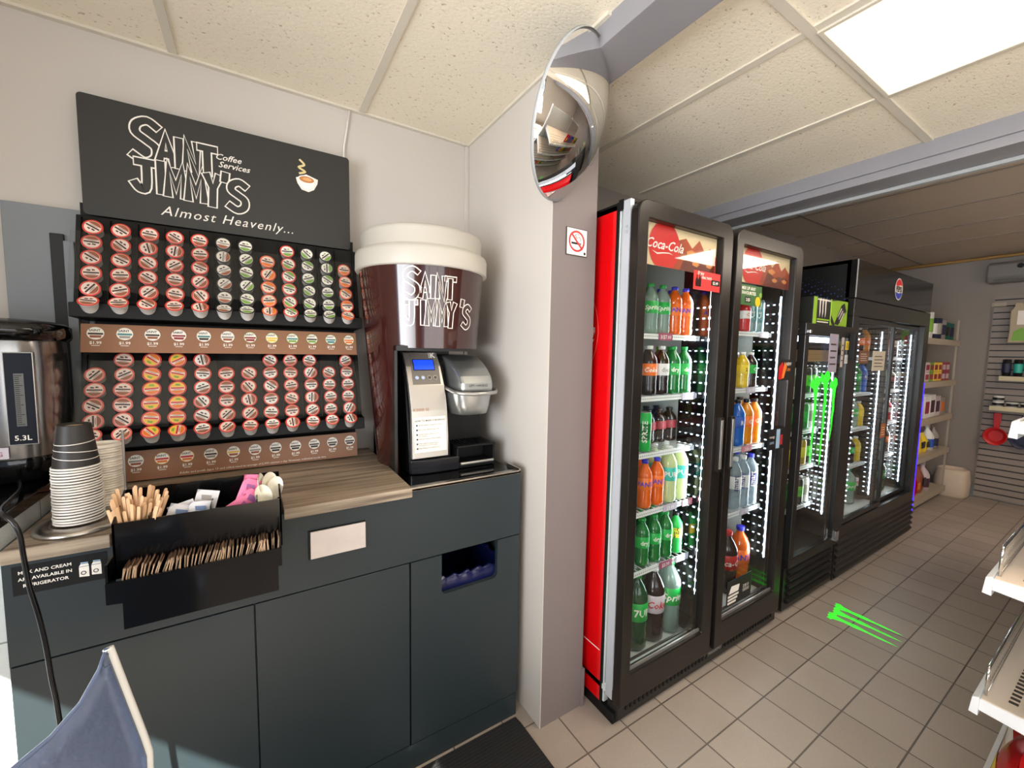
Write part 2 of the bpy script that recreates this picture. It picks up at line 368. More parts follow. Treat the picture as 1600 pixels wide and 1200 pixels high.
# blocked grey door casing on the back wall
d = MB().box(-.60, -.36, 1.782, YW, 1.02, 1.822, FRAMEM).box(-.36, .33, 1.782, YW, 1.745, 1.822, FRAMEM)
d.box(-.505, -.475, 1.774, 1.79, 1.02, 1.745, mat('dark_gap', (26, 26, 28), .6)).box(-.475, -.452, 1.765, 1.79, 1.02, 1.725, FRAMEM)
d.box(-.452, -.36, 1.776, 1.79, 1.02, 1.72, mat('dark_gap', (26, 26, 28), .6)).box(-.430, -.418, 1.77, 1.785, 1.02, 1.70, FRAMEM)
struct(d.build('door_1', bevel=.002))
# ---------------------------------------------------------------- ceiling light panel
def panel(y0, y1, x0, x1, label, ZC=ZC):
    t = root('ceiling_light', (x0, y0, ZC), label, 'ceiling light')
    f = MB()
    for a in ((x0-.012, x0, y0, y1), (x1, x1+.012, y0, y1), (x0-.012, x1+.012, y0-.012, y0), (x0-.012, x1+.012, y1, y1+.012)): f.box(*a, ZC-.012, ZC-.0005, TBAR)
    f.build('frame', t)
    box('diffuser', t, x0, x1, y0, y1, ZC-.009, ZC-.001, mat('light_diffuser', (255, 238, 205), .5, emit=1.35))
    return t

panel(-.55, .605, 1.43, 1.955, 'glowing warm white ceiling light panel above the aisle, near the red cooler')
panel(-.80, -.30, 3.75, 4.85, 'added out-of-view glowing panel brightening the back part of the shop beyond the grey beam', 2.45)  # unseen fixture added to go with the back room fill light
# ---------------------------------------------------------------- convex mirror on the pillar
C0 = Vector((.85, 1.03, 2.125)); az, ti = rad(30), rad(22)
nv = Vector((math.sin(az)*math.cos(ti), -math.cos(az)*math.cos(ti), -math.sin(ti))); uu = nv.cross(Vector((0, 0, 1))).normalized(); vv = uu.cross(nv).normalized()
t = root('convex_mirror', tuple(C0), 'round convex security mirror on the grey pillar above the no smoking sign', 'mirror')
R_ = .225; h_ = .07; Rs = (R_*R_+h_*h_)/(2*h_); prof = []
for i in range(25):
    a = math.asin(R_/Rs)*(1-i/24); prof.append((max(Rs*math.sin(a), .0005), Rs*math.cos(a)-Rs+h_))
MB().lathe(prof, n=72, m=mat('mirror_silver', (235, 235, 235), 0.03, metal=1.0), axis=(C0, uu, vv, nv)).build('mirror_dome', t)
MB().lathe([(R_, -.004), (R_+.002, -.004), (R_+.002, .003), (R_, .006)], n=72, m=GREYP, axis=(C0, uu, vv, nv)).build('rim', t)
MB().lathe([(R_+.003, -.003), (.03, -.02), (.001, -.022)], n=48, m=GREYP, axis=(C0, uu, vv, nv)).build('back_shell', t)
MB().cyl(C0+nv*h_*.98, C0+nv*(h_+.004), .006, CHROME).build('screw', t)
MB().cyl(C0-nv*.02, (.93, 1.118, 2.16), .012, STEEL).box(.90, .96, 1.118, 1.15, 2.12, 2.2, STEEL).build('bracket', t)
# no smoking sign
t = root('no_smoking_sign', (.98, 1.149, 1.81), 'small square white no smoking sign on the pillar below the mirror', 'sign')
MB().box(.933, 1.029, 1.146, 1.1495, 1.762, 1.857, mat('sign_edge', (70, 60, 50), .5)).box(.9355, 1.0265, 1.1455, 1.147, 1.7645, 1.8545, OFFW).build('sign_plate', t)
s = MB(); y = 1.145; c = (.979, y, 1.812)
disc(s, c, .037, REDL, r0=.030); k = MB()
s.prism([(-.029, .024), (-.024, .029), (.029, -.024), (.024, -.029)], (c[0], y, c[2]), (1, 0, 0), (0, 0, 1), (0, -.0003, 0), REDL)
s.build('prohibition_ring', t)
k.box(.955, .993, y+.0001, y+.0005, 1.801, 1.808, BLK); k.box(.995, .999, y+.0001, y+.0005, 1.801, 1.808, BLK)
k.tube([(.992, y, 1.812), (.998, y, 1.820), (.990, y, 1.828), (.978, y, 1.822), (.972, y, 1.834), (.984, y, 1.838), (.990, y, 1.833)], .0009, BLK, 5)
disc(k, (1.017, y, 1.773), .005, BLK); k.build('cigarette_symbol', t)
# cable from ceiling to the shop sign
tag(MB().tube([(.345, 1.80, 2.36), (.335, 1.80, 2.30), (.322, 1.80, 2.22), (.315, 1.79, 2.10)], .0035, WHITE, 6).build('cable'), 'thin white cable running from the ceiling down behind the black shop sign', 'cable')
# ---------------------------------------------------------------- yellow pipe, split air conditioner
tag(MB().tube([(XF-.04, 1.78, 2.425), (XF-.045, 1.3, 2.428), (XF-.05, .9, 2.43), (XF-.05, .2, 2.425), (XF-.05, -1.2, 2.41)], .016, mat('yellow_pipe', (170, 130, 70), .5), 8).build('pipe'), 'dull yellow pipe running along the top of the far wall', 'pipe')
t = root('air_conditioner', (XF-.1, .6, 2.2), 'grey wall-mounted air conditioner high on the far wall', 'air conditioner')
MB().prism([(0, 2.165), (0, 2.35), (-.14, 2.36), (-.19, 2.33), (-.20, 2.22), (-.16, 2.165)], (XF-.001, 1.01, 0), (1, 0, 0), (0, 0, 1), (0, -.85, 0), mat('ac_grey', (126, 122, 118), .45)).build('housing', t, .012)
box('air_flap', t, XF-.205, XF-.17, .2, .96, 2.175, 2.19, mat('ac_grey2', (100, 97, 94), .5))
MB().cyl((XF-.195, .80, 2.30), (XF-.207, .80, 2.30), .022, BLK).build('vent_knob', t)

# ================================================================ COFFEE COUNTER
YF = 1.25; XL, XR = -.46, .828
t = root('cabinet', (.18, 1.5, 0), 'dark slate coffee cabinet with flat doors standing against the back wall', 'cabinet')
b = MB(); b.box(XL+.005, .44, YF+.018, YW-.002, .09, .69, CAB).box(.44, XR-.004, YF+.018, YW-.002, .09, .40, CAB).box(.44, XR-.004, YW-.02, YW-.002, .40, .69, CAB).box(XR-.02, XR-.004, YF+.018, YW-.02, .40, .69, CAB)
b.box(XL+.005, .44, YF+.018, YF+.036, .69, .965, CAB).box(.44, XR-.004, YF+.018, YF+.036, .74, .965, CAB)
b.box(XL+.005, XL+.02, YF+.036, YW-.002, .69, .965, CAB).box(XR-.02, XR-.004, YF+.036, YW-.002, .69, .965, CAB).box(XL+.02, XR-.02, YF+.036, YW-.002, .945, .965, CAB)
b.build('body', t)
# fascia with dispenser slot cut round the silver flap
fp = MB(); fx0, fx1, fz0, fz1 = .114, .268, .820, .903
fp.box(XL, fx0, YF, YF+.018, .733, .965, CAB).box(fx1, XR, YF, YF+.018, .733, .965, CAB).box(fx0, fx1, YF, YF+.018, .733, fz0, CAB).box(fx0, fx1, YF, YF+.018, fz1, .965, CAB)
fp.build('fascia', t)
box('door', t, XL, -.022, YF, YF+.018, .094, .729, CAB, .0015)
box('door', t, -.019, .404, YF, YF+.018, .094, .729, CAB, .0015)
hx0, hx1, hz = .515, .733, .588
dp = MB(); rr = .018; X1, X2, Z1, Z2 = .409, XR, .094, .729
arc = lambda cx, cz, a0, a1: [(cx+rr*math.cos(rad(a0+(a1-a0)*i/6)), cz+rr*math.sin(rad(a0+(a1-a0)*i/6))) for i in range(7)]
out = [(X1, Z1), (X2, Z1), (X2, Z2), (hx1, Z2)]+arc(hx1-rr, hz+rr, 0, -90)+arc(hx0+rr, hz+rr, -90, -180)+[(hx0, Z2), (X1, Z2)]
dp.prism([(p[0], p[1]) for p in out], (0, YF, 0), (1, 0, 0), (0, 0, 1), (0, .018, 0), CAB); dp.build('door', t)
box('toe_kick', t, XL, XR, YF+.002, YF+.02, 0, .09, CAB)
fl = MB(); fl.box(fx0-.002, fx0+.004, YF-.006, YF+.01, fz0, fz1, BLK); fl.box(fx0+.003, fx1-.001, YF-.009, YF-.002, fz0+.002, fz1-.002, mat('brushed_flap', (222, 214, 212), .32, metal=.55, noise=.12, nscale=25)); fl.build('silver_flap', t, .001)
# waste bag behind the slot
bl = mat('blue_bag', (16, 22, 66), .2, bump=.6, nscale=60)
ring = []; rs = random.Random(3)
def rr_pt(k, n, x0, x1, y0, y1):
    q = k/n*4; s_ = int(q) % 4; f = q-int(q)
    return [(x0+(x1-x0)*f, y0), (x1, y0+(y1-y0)*f), (x1-(x1-x0)*f, y1), (x0, y1-(y1-y0)*f)][s_]
n = 88; mbg = MB(); levels = [(.42, .02), (.55, .012), (.612, .004), (.632, 0), (.628, -.007), (.602, -.010), (.575, -.009)]; vs = []
for z, ins in levels:
    for k in range(n):
        x, y = rr_pt(k, n, .475+ins, .775-ins, YF+.030+ins, 1.60-ins); a = .0035*math.sin(k*1.9+z*50)+.003*rs.uniform(-1, 1)
        vs.append((x+a, y+abs(a)*.7, z+a*1.3))
fs = [(j*n+i, j*n+(i+1) % n, (j+1)*n+(i+1) % n, (j+1)*n+i) for j in range(len(levels)-1) for i in range(n)]+[tuple(range(n))]
mbg.add(vs, fs, bl, True); o = mbg.build('waste_bag'); tag(o, 'blue plastic waste bag seen through the slot in the right cabinet door', 'bag')
# worktops
ZT = .995
t = root('worktop', (0, 1.5, .966), 'grey-brown woodgrain laminate worktop holding the coffee pod display', 'worktop')
pts = [(-.452, 1.225), (-.288, 1.225), (-.276, 1.30), (.052, 1.30), (.052, 1.20), (.398, 1.20), (.402, YW-.012), (-.452, YW-.012)]
MB().prism(pts, (0, 0, .966), (1, 0, 0), (0, 1, 0), (0, 0, .029), WOOD).build('slab', t, .0015)
t = root('brewer_tray', (.62, 1.5, .966), 'black recessed tray with a brushed metal front edge under the coffee brewer', 'tray')
box('tray_floor', t, .405, XR-.004, YF+.034, YW-.004, .966, .972, BLKG)
MB().box(.405, XR, YF+.0, YF+.034, .966, .974, STEEL).box(.403, XR, YF, YF+.004, .9655, .978, STEEL).box(XR-.006, XR, YF, YF+.09, .966, .984, STEEL).build('metal_edge', t, .001)
# tiled ledge with black slab to the left
t = root('tiled_ledge', (-1.0, 1.5, 0), 'white tiled ledge left of the coffee cabinet', 'ledge')
box('tile_wall', t, X0+.002, XL-.004, 1.262, YW-.002, 0, 1.040, WTILE)
t = root('black_worktop', (-1.0, 1.5, 1.04), 'glossy black slab on the tiled ledge under the hot water dispenser', 'worktop')
box('slab', t, X0+.002, XL+.01, 1.235, YW-.03, 1.041, 1.068, BLKG, .003)
# milk label
t = root('milk_sign', (-.37, YF, .92), 'black sticker with white writing about milk and cream at the left of the slate cabinet', 'label')
box('sticker', t, -.446, -.300, YF-.0012, YF-.0002, .887, .950, BLK)
s = MB(); y = YF-.0016
for i, l in enumerate(('MILK AND CREAM', 'ARE AVAILABLE IN', 'REFRIGERATOR')): text(s, l, .0098, (-.397, y, .932-.0145*i), OFFW, offset=.018)
s.build('lettering', t)
for x in (-.337, -.317):
    s = MB(); y = YF-.0017; a = .012
    s.prism([(-.009, -.016), (.007, -.018), (.007, .006), (-.009, .006)], (x, y, .918), (1, 0, 0), (0, 0, 1), (0, -.0003, 0), OFFW)
    s.prism([(-.009, .007), (.007, .007), (.006, .012), (-.006, .013)], (x, y, .918), (1, 0, 0), (0, 0, 1), (0, -.0003, 0), WHITE)
    s.prism([(-.006, .014), (.006, .013), (.006, .0155), (-.006, .0165)], (x, y, .918), (1, 0, 0), (0, 0, 1), (0, -.0003, 0), mat('pale_blue', (150, 180, 205), .5))
    disc(s, (x-.002, y-.0005, .910), .0045, BLK, r0=.003); s.build('carton_picture', t)

# ---------------------------------------------------------------- pod display
BX0, BX1 = -.436, .345
t = root('pod_display', (-.045, 1.70, ZT), 'black two-tier coffee pod display stand with clear fronts on the wooden worktop', 'display stand')
box('back_panel', t, BX0, BX1, 1.775, 1.785, ZT, 1.845, BLK)
bd = MB(); bd.prism([(1.775, 1.80), (1.735, 1.80), (1.667, 1.54), (1.625, 1.535), (1.622, 1.495), (1.775, 1.49)], (BX0, 0, 0), (0, 1, 0), (0, 0, 1), (BX1-BX0, 0, 0), BLK); bd.build('upper_tray', t, .002)
bd = MB(); bd.prism([(1.775, 1.395), (1.710, 1.395), (1.645, 1.165), (1.603, 1.160), (1.600, 1.118), (1.775, 1.112)], (BX0, 0, 0), (0, 1, 0), (0, 0, 1), (BX1-BX0, 0, 0), BLK); bd.build('lower_tray', t, .002)
for (y0, z0, y1, z1, zz) in ((1.735, 1.795, 1.667, 1.545, 0), (1.710, 1.39, 1.645, 1.17, 1)):
    for i in range(13):
        x = -.3595-.062/2*1+.0627*(i-0)-.0015-.0316
        x = -.391-.0313+.0627*i
        MB().prism([(y0+.001, z0), (y0-.016, z0-.004), (y1-.016, z1), (y1+.001, z1)], (x-.0008, 0, 0), (0, 1, 0), (0, 0, 1), (.0016, 0, 0), BLK).build('divider', t)
def cover(y0, z0, y1, z1):
    b = MB(); b.prism([(y0, z0), (y0-.003, z0), (y1-.003, z1), (y1, z1)], (BX0+.002, 0, 0), (0, 1, 0), (0, 0, 1), (BX1-BX0-.004, 0, 0), ACRYL)
    b.build('clear_cover', t)
cover(1.6775, 1.742, 1.6255, 1.572); cover(1.652, 1.372, 1.590, 1.185)
for z in (1.70, 1.62):
    pass
# price strips
def strip(zb, zt, yb, yt, x0, x1, cz, side):
    b = MB(); b.prism([(yb, zb), (yt, zt), (yt+.004, zt), (yb+.004, zb)], (x0, 0, 0), (0, 1, 0), (0, 0, 1), (x1-x0, 0, 0), BROWN); p = b.build('price_strip', t)
    vv_ = Vector((0, yt-yb, zt-zb)).normalized(); nn = Vector((0, -vv_.z, vv_.y)); o = lambda x, h, e=.0006: Vector((x, yb, zb))+vv_*h+nn*e
    for i in range(12):
        x = -.389+.0627*i if side else -.385+.0625*i
        if x < x0+.005: continue
        c = MB(); ring_, band, blob = PRICE[side][i]
        disc(c, o(x, cz), .0185, OFFW, v=vv_, n=24); disc(c, o(x, cz, .0008), .0185, ring_, v=vv_, r0=.0172, n=24)
        quad(c, o(x-.016, cz-.004, .0009), .032, .0055, band, v=vv_); text(c, 'SAINT', .009, o(x-.002, cz+.006, .0009), BLK, v=vv_, offset=.02)
        c.prism([(-.011, -.013), (.011, -.013), (.013, -.006), (-.013, -.006)], o(x, cz, .0008), (1, 0, 0), vv_, nn*.0002, blob)
        text(c, '$1.99', .0115, o(x, cz-.0315, .0006), OFFW, v=vv_, offset=.02)
        quad(c, o(x-.009, cz-.0365, .0006), .018, .0016, OFFW, v=vv_); c.build('price_tag', t)
    return o, vv_
DK = mat('label_dark', (52, 40, 38), .5); BRN = mat('label_brown', (150, 84, 58), .5); GRN = mat('label_green', (118, 160, 62), .5); GRY = mat('label_grey', (150, 144, 138), .5)
ORG = mat('label_orange', (228, 120, 40), .5); YEL = mat('label_yellow', (236, 190, 60), .5); RIMR = mat('rim_red', (214, 62, 48), .38); RIMO = mat('rim_orange', (226, 92, 48), .38); MAR = mat('label_maroon', (140, 40, 46), .5); TEAL = mat('label_teal', (60, 130, 130), .5)
PRICE = {1: [(OFFW, DK, BRN), (OFFW, TEAL, GRY), (OFFW, DK, BRN), (OFFW, MAR, MAR), (OFFW, TEAL, DK), (OFFW, GRY, BRN), (GRN, MAR, MAR), (GRN, YEL, YEL), (GRN, TEAL, GRN), (GRN, DK, GRN), (GRN, TEAL, TEAL), (GRN, ORG, ORG)],
         0: [(OFFW, GRY, BRN)]*2+[(YEL, REDL, ORG)]*2+[(OFFW, DK, GRY), (OFFW, YEL, BRN), (OFFW, GRY, BRN)]+[(OFFW, DK, DK)]*5}
strip(1.396, 1.478, 1.634, 1.652, -.420, .327, .056, 1)
o, vv_ = strip(1.000, 1.092, 1.662, 1.672, -.420, .330, .062, 0)
c = MB(); text(c, 'Adults and youth (ages 13 and older) need an average of 2,000 calories a day. However, individual needs vary.', .0098, o(.0, .007), OFFW, v=vv_, align='CENTER', res=1) ; c.build('small_print', t)
# sign board
SX, SZ, SY = -.4215, 1.806, 1.742
t2 = root('shop_sign', (-.046, SY, SZ), 'large black lettered board with coffee cup picture on top of the pod display', 'sign')
rr_ = .012; W_, H_ = .7505, .347; cs = []
for cx, cy, a0 in ((W_-rr_, rr_, -90), (W_-rr_, H_-rr_, 0), (rr_, H_-rr_, 90), (rr_, rr_, 180)):
    cs += [(cx+rr_*math.cos(rad(a0+90*i/5)), cy+rr_*math.sin(rad(a0+90*i/5))) for i in range(6)]
MB().prism(cs, (SX, SY, SZ), (1, 0, 0), (0, 0, 1), (0, .008, 0), mat('sign_black', (42, 41, 39), .42)).build('board', t2)
SGB = mat('sign_black', (42, 41, 39))
b = MB(); place = lambda x, y, k: (SX+x, SY-.0004-.00008*k, SZ+y)
graffiti(b, [('S', .114, .190, .088, -.001, 1.05), ('AINT', .178, .191, .083, -.002, .92), ('J', .118, .100, .084, 0, 1.15), ('IMMY', .172, .099, .090, -.003, .88), ("'", .345, .120, .07, 0, 1), ('S', .358, .086, .066, 0, 1.1)], .0100, .0042, OFFW, SGB, place)
b.build('lettering', t2)
b = MB(); text(b, 'Coffee', .027, (SX+.362, SY-.0030, SZ+.238), OFFW, shear=.35, offset=.012); text(b, 'Services', .027, (SX+.378, SY-.0030, SZ+.214), OFFW, shear=.35, offset=.012)
b.build('small_lettering', t2)
b = MB(); text(b, 'Almost Heavenly...', .042, (SX+.366, SY-.0006, SZ+.030), OFFW, shear=.32, spacing=1.16); b.build('slogan', t2)
b = MB(); cx, cz = SX+.600, SZ+.222
hull = [(-.030, .010), (-.026, -.006), (-.014, -.024), (.006, -.028), (.022, -.018), (.032, .002), (.034, .016), (.0, .026)]
b.prism([(x*1.15, y*1.15) for x, y in hull], (cx, SY-.0005, cz), (1, 0, 0), (0, 0, 1), (0, -.0003, 0), OFFW)
b.prism([(-.026, .004), (-.020, -.012), (-.010, -.022), (.006, -.025), (.018, -.017), (.027, .002)], (cx, SY-.0011, cz), (1, 0, 0), (0, 0, 1), (0, -.0002, 0), mat('cup_white', (250, 248, 242), .4))
disc(b, (cx+.001, SY-.0014, cz+.011), .029, mat('cup_white', (250, 248, 242)), sy=.5); disc(b, (cx+.001, SY-.0016, cz+.011), .025, mat('latte', (196, 128, 70), .5), sy=.45); disc(b, (cx+.003, SY-.0018, cz+.012), .015, mat('latte_light', (226, 170, 110), .5), sy=.4)
b.build('coffee_cup_picture', t2)
b = MB(); L, R = stroke([tuple(q) for q in smooth([(-.012, .028), (.008, .038), (-.012, .050), (.006, .062), (-.010, .078)], 5)], .0036)
vs = []
for (a, e), (c_, _) in zip(L, R): vs += [(cx-.012+a.x, SY-.001, cz+a.y), (cx-.012+c_.x, SY-.001, cz+c_.y)]
b.add(vs, [(2*i, 2*i+1, 2*i+3, 2*i+2) for i in range(20)], mat('steam_yellow', (226, 206, 150), .5)); b.build('steam_picture', t2)

# ---------------------------------------------------------------- coffee pods
def pod_body():
    return MB().lathe([(.001, -.036), (.0165, -.036), (.0170, -.033), (.0205, -.003), (.0222, -.0015), (.0225, 0)], n=20, m=WHITE)
def lid_mesh(rim, face, band, blob, pic):
    b = MB(); b.lathe([(.0225, 0), (.0228, .0006), (.0222, .0011), (.0001, .0011)], n=24, m=rim)
    disc(b, (0, 0, .0014), .0185, face, (1, 0, 0), (0, 1, 0)); z = .0017
    b.prism([(-.0165, -.0022), (.0165, -.0022), (.0165, .0022), (-.0165, .0022)], (0, 0, z), (1, 0, 0), (0, 1, 0), (0, 0, .0001), band)
    b.prism([(-.009, -.006), (.009, -.006), (.0105, -.0045), (.0, -.0035), (-.0105, -.0045)], (0, 0, z), (1, 0, 0), (0, 1, 0), (0, 0, .0001), GRY)
    b.prism([(-.010, .0055), (-.002, .0045), (-.001, .0085), (-.009, .0095)], (0, 0, z), (1, 0, 0), (0, 1, 0), (0, 0, .0001), DK)
    b.prism([(.001, .006), (.008, .0065), (.0075, .0095), (.002, .011)], (0, 0, z), (1, 0, 0), (0, 1, 0), (0, 0, .0001), DK if pic != GRN else GRN)
    pts = [(.0175*math.cos(rad(a)), .0175*math.sin(rad(a))) for a in range(205, 336, 13)]
    b.prism([pts[0]]+pts+[(.011, -.0075), (-.011, -.0075)], (0, 0, z), (1, 0, 0), (0, 1, 0), (0, 0, .0001), blob)
    if pic == YEL:
        pts = [(.018*math.cos(rad(a)), .018*math.sin(rad(a))) for a in range(10, 171, 16)]
        b.prism(pts, (0, 0, z), (1, 0, 0), (0, 1, 0), (0, 0, .0002), YEL); b.prism([(-.006, .008), (.008, .007), (.005, .013), (-.004, .014)], (0, 0, z+.0002), (1, 0, 0), (0, 1, 0), (0, 0, .0001), GRN)
    return b
RIMK = mat('rim_black', (34, 32, 31), .35); RIMP = mat('rim_pink', (222, 96, 84), .38)
PEACH = mat('face_peach', (238, 214, 200), .5); CREAMF = mat('face_cream', (224, 216, 204), .5)
KIND = {'brown': (RIMR, PEACH, DK, BRN, DK, 'red-rimmed'), 'grey': (RIMK, CREAMF, GRY, BRN, DK, 'grey-banded'), 'green': (RIMK, OFFW, DK, GRN, GRN, 'green-white'),
        'orange': (RIMO, PEACH, DK, ORG, GRN, 'orange-rimmed'), 'redgreen': (RIMR, OFFW, DK, GRN, GRN, 'red-rimmed green'), 'pink': (RIMP, PEACH, DK, BRN, DK, 'pink-rimmed'),
        'yellow': (RIMR, PEACH, REDL, ORG, YEL, 'red and yellow'), 'dark': (RIMR, OFFW, DK, BRN, DK, 'dark-banded')}
UP = [('brown', 6)]*5+[('grey', 6), ('green', 6), ('orange', 5), ('redgreen', 6), ('green', 6), ('green', 6), ('orange', 5)]
LO = [('pink', 5), ('pink', 6), ('yellow', 6), ('yellow', 6), ('dark', 6), ('brown', 5), ('brown', 5), ('dark', 6), ('brown', 6), ('dark', 6), ('dark', 5), ('dark', 6)]
PT = {}
rp = random.Random(11)
for tier, cols, (yt, zt), (yb, zb) in (('upper', UP, (1.690, 1.759), (1.634, 1.577)), ('lower', LO, (1.664, 1.374), (1.605, 1.200))):
    tl = math.atan2(yt-yb, zt-zb)
    for ci, (kd, cnt) in enumerate(cols):
        x = (-.391+.0623*ci) if tier == 'upper' else (-.397+.0627*ci)
        for k in range(6-cnt, 6):
            f = k/4.0
            if k < 5: y, z, tt = yt+(yb-yt)*f, zt+(zb-zt)*f, tl+rp.uniform(-.04, .04)
            else: y, z, tt = yb-.020, zb-.037, rad(44)+rp.uniform(-.08, .08)
            nm = KIND[kd]
            if kd not in PT:
                bo = pod_body().build('coffee_pod'); lo = lid_mesh(*nm[:5]).build('lid'); lo.parent = bo; PT[kd] = bo; r_ = bo
            else: r_ = copy_tree(PT[kd])
            r_.location = (x+rp.uniform(-.0015, .0015), y, z)
            zax = Vector((0, -math.cos(tt), math.sin(tt))); q = Matrix((Vector((1, 0, 0)), zax.cross(Vector((1, 0, 0))), zax)).transposed()
            r_.rotation_euler = (q @ Matrix.Rotation(rp.choice([0, 0, .9, -.8, .5, -.4, 1.6, 2.6, 3.1])+rp.uniform(-.2, .2), 3, 'Z')).to_euler()
            tag(r_, '%s pod, %s tray, %s column from left, %s from top' % (nm[5], tier, ORD[ci], ORD[k-(6-cnt)]), 'coffee pod', 'coffee pods in the %s display tray' % tier)
# ---------------------------------------------------------------- giant cup kiosk
GC = (.557, 1.55, 0)
t = root('giant_cup', (GC[0], GC[1], .972), 'oversized dark brown takeaway cup shaped kiosk with a white lid around the coffee brewer', 'kiosk')
cr_ = lambda z: .172+(z-.972)*(.234-.172)/(1.72-.972)
A = lambda phi: rad(phi-90)            # phi measured from -Y toward +X
zs = [1.40+i*(1.72-1.40)/6 for i in range(7)]
MB().lathe([(cr_(z), z) for z in [1.425]+zs[1:]], (GC[0], GC[1], 0), 72, CUPB).build('cup_wall', t)
MB().lathe([(cr_(z), z) for z in (.973, 1.1, 1.25, 1.425)], (GC[0], GC[1], 0), 44, CUPB, a0=A(-230), a1=A(-48)).build('cup_wall', t)
b = MB(); r1_ = .243
b.lathe([(.20, 1.70), (r1_, 1.700), (r1_+.002, 1.704), (r1_+.002, 1.755), (r1_-.002, 1.765), (.226, 1.772), (.222, 1.778), (.224, 1.825), (.220, 1.836), (.205, 1.842), (.19, 1.835), (.001, 1.832)], (GC[0], GC[1], 0), 72, mat('cup_lid_white', (190, 184, 173), .45)); b.build('cup_lid', t)
lp = MB()
y_ = lambda x: 0
# black liner box of the brewer niche
lp.box(.402, .412, 1.40, 1.70, .973, 1.432, BLKM).box(.402, .705, 1.64, 1.70, .973, 1.43, BLKM).box(.402, .665, 1.375, 1.64, 1.415, 1.432, BLKM)
lp.build('niche_liner', t)
b = MB(); place = lambda x, y, k: (GC[0]+(cr_(1.505+y)+.0010+.00012*k)*math.sin(-.12+(x-.125)/.22), GC[1]-(cr_(1.505+y)+.0010+.00012*k)*math.cos(-.12+(x-.125)/.22), 1.505+y)
graffiti(b, [('S', .012, .092, .066, 0, 1.05), ('AINT', .066, .092, .066, .0, .92), ('J', .014, .004, .070, 0, 1.15), ('IMMY', .068, .002, .074, -.001, .78), ("'", .212, .025, .06, 0, 1), ('S', .222, .0, .052, 0, 1.0)], .0066, .0036, OFFW, CUPB, place)
b.build('lettering', t)
# ---------------------------------------------------------------- brewer
t = root('coffee_brewer', (.62, 1.5, .973), 'black and silver single-serve coffee brewer with a blue screen inside the giant cup', 'coffee brewer')
bb = MB(); bb.prism([(1.405, .9735), (1.64, .9735), (1.64, 1.40), (1.50, 1.40), (1.46, 1.30), (1.41, 1.05)], (.455, 0, 0), (0, 1, 0), (0, 0, 1), (.16, 0, 0), BLK)
bb.box(.615, .785, 1.50, 1.64, .9735, 1.385, BLK); bb.build('housing', t, .004)
# screen column face (sloping back)
cp = [(1.392, 1.030), (1.398, 1.10), (1.408, 1.20), (1.425, 1.29), (1.452, 1.36), (1.482, 1.408), (1.50, 1.412)]
b = MB(); xs = [(.462, .598), (.463, .601), (.464, .600), (.460, .595), (.458, .590), (.456, .585), (.456, .584)]
vs = []
for (y, z), (a, c) in zip(cp, xs): vs += [(a, y, z), (c, y, z)]
n0 = len(vs); vs += [(p[0], p[1]+.02, p[2]-.002) for p in vs]
fs = [(2*i, 2*i+1, 2*i+3, 2*i+2) for i in range(6)]+[(n0+2*i+2, n0+2*i+3, n0+2*i+1, n0+2*i) for i in range(6)]+[(2*i, 2*i+2, n0+2*i+2, n0+2*i) for i in range(6)]+[(2*i+3, 2*i+1, n0+2*i+1, n0+2*i+3) for i in range(6)]+[(0, n0, n0+1, 1), (12, 13, n0+13, n0+12)]
b.add(vs, fs, mat('warm_silver', (196, 190, 182), .3, metal=.7)); pan = b.build('front_panel', t, .002)
def onface(x, s_):
    """point on the sloped face; s_ 0..1 from bottom to top"""
    L_ = [0]
    for i in range(6): L_.append(L_[-1]+math.dist(cp[i], cp[i+1]))
    d_ = s_*L_[5]; i = max(j for j in range(6) if L_[j] <= d_+1e-9); f = (d_-L_[i])/(L_[i+1]-L_[i])
    y = cp[i][0]+(cp[i+1][0]-cp[i][0])*f; z = cp[i][1]+(cp[i+1][1]-cp[i][1])*f
    v = Vector((0, cp[i+1][0]-cp[i][0], cp[i+1][1]-cp[i][1])).normalized(); return Vector((x, y, z))+Vector((0, -v.z, v.y))*.0008, v
def patch(mb, x0, x1, s0, s1, m, e=0.0, n=5):
    vs = []
    for i in range(n+1):
        for x in (x0, x1):
            p, v = onface(x, s0+(s1-s0)*i/n); vs.append(p+Vector((0, -v.z, v.y))*e)
    mb.add(vs, [(2*i, 2*i+1, 2*i+3, 2*i+2) for i in range(n)], m)
c = MB(); patch(c, .476, .582, .675, .985, mat('panel_dark_grey', (112, 106, 98), .4)); c.build('control_area', t)
c = MB(); patch(c, .484, .566, .81, .925, BLK, .001); c.build('screen_bezel', t)
c = MB(); patch(c, .487, .563, .818, .917, mat('blue_screen', (30, 70, 225), .3, emit=.9), .002); c.build('blue_screen', t)
for i, x in enumerate((.492, .515, .540, .562)):
    p, v = onface(x, .738); c = MB(); nn = Vector((0, -v.z, v.y))
    c.cyl(p, p+nn*.004, .0085, CHROME, n=16); disc(c, p+nn*.0045, .006, mat('button_light', (170, 190, 245), .3) if i < 2 else mat('button_dark', (60, 56, 54), .3), v=v); c.build('button', t)
c = MB(); p, v = onface(.566, .945); text(c, 'K', .030, p+Vector((0, -.001, 0)), OFFW, v=v, offset=.03)
for k in range(4): disc(c, p+Vector((-.0135, -.001, 0))+v*(.001+.0062*k), .0022, OFFW, v=v, n=10)
c.build('logo', t)
c = MB(); p, v = onface(.500, .43); text(c, 'K3000 SE', .0155, p, mat('copper_text', (176, 118, 84), .4), v=v); c.build('model_lettering', t)
c = MB(); patch(c, .470, .592, .055, .375, OFFW, .0006); sh = c.build('instruction_sheet', t)
c = MB(); tt_ = mat('print_grey', (60, 56, 54), .5)
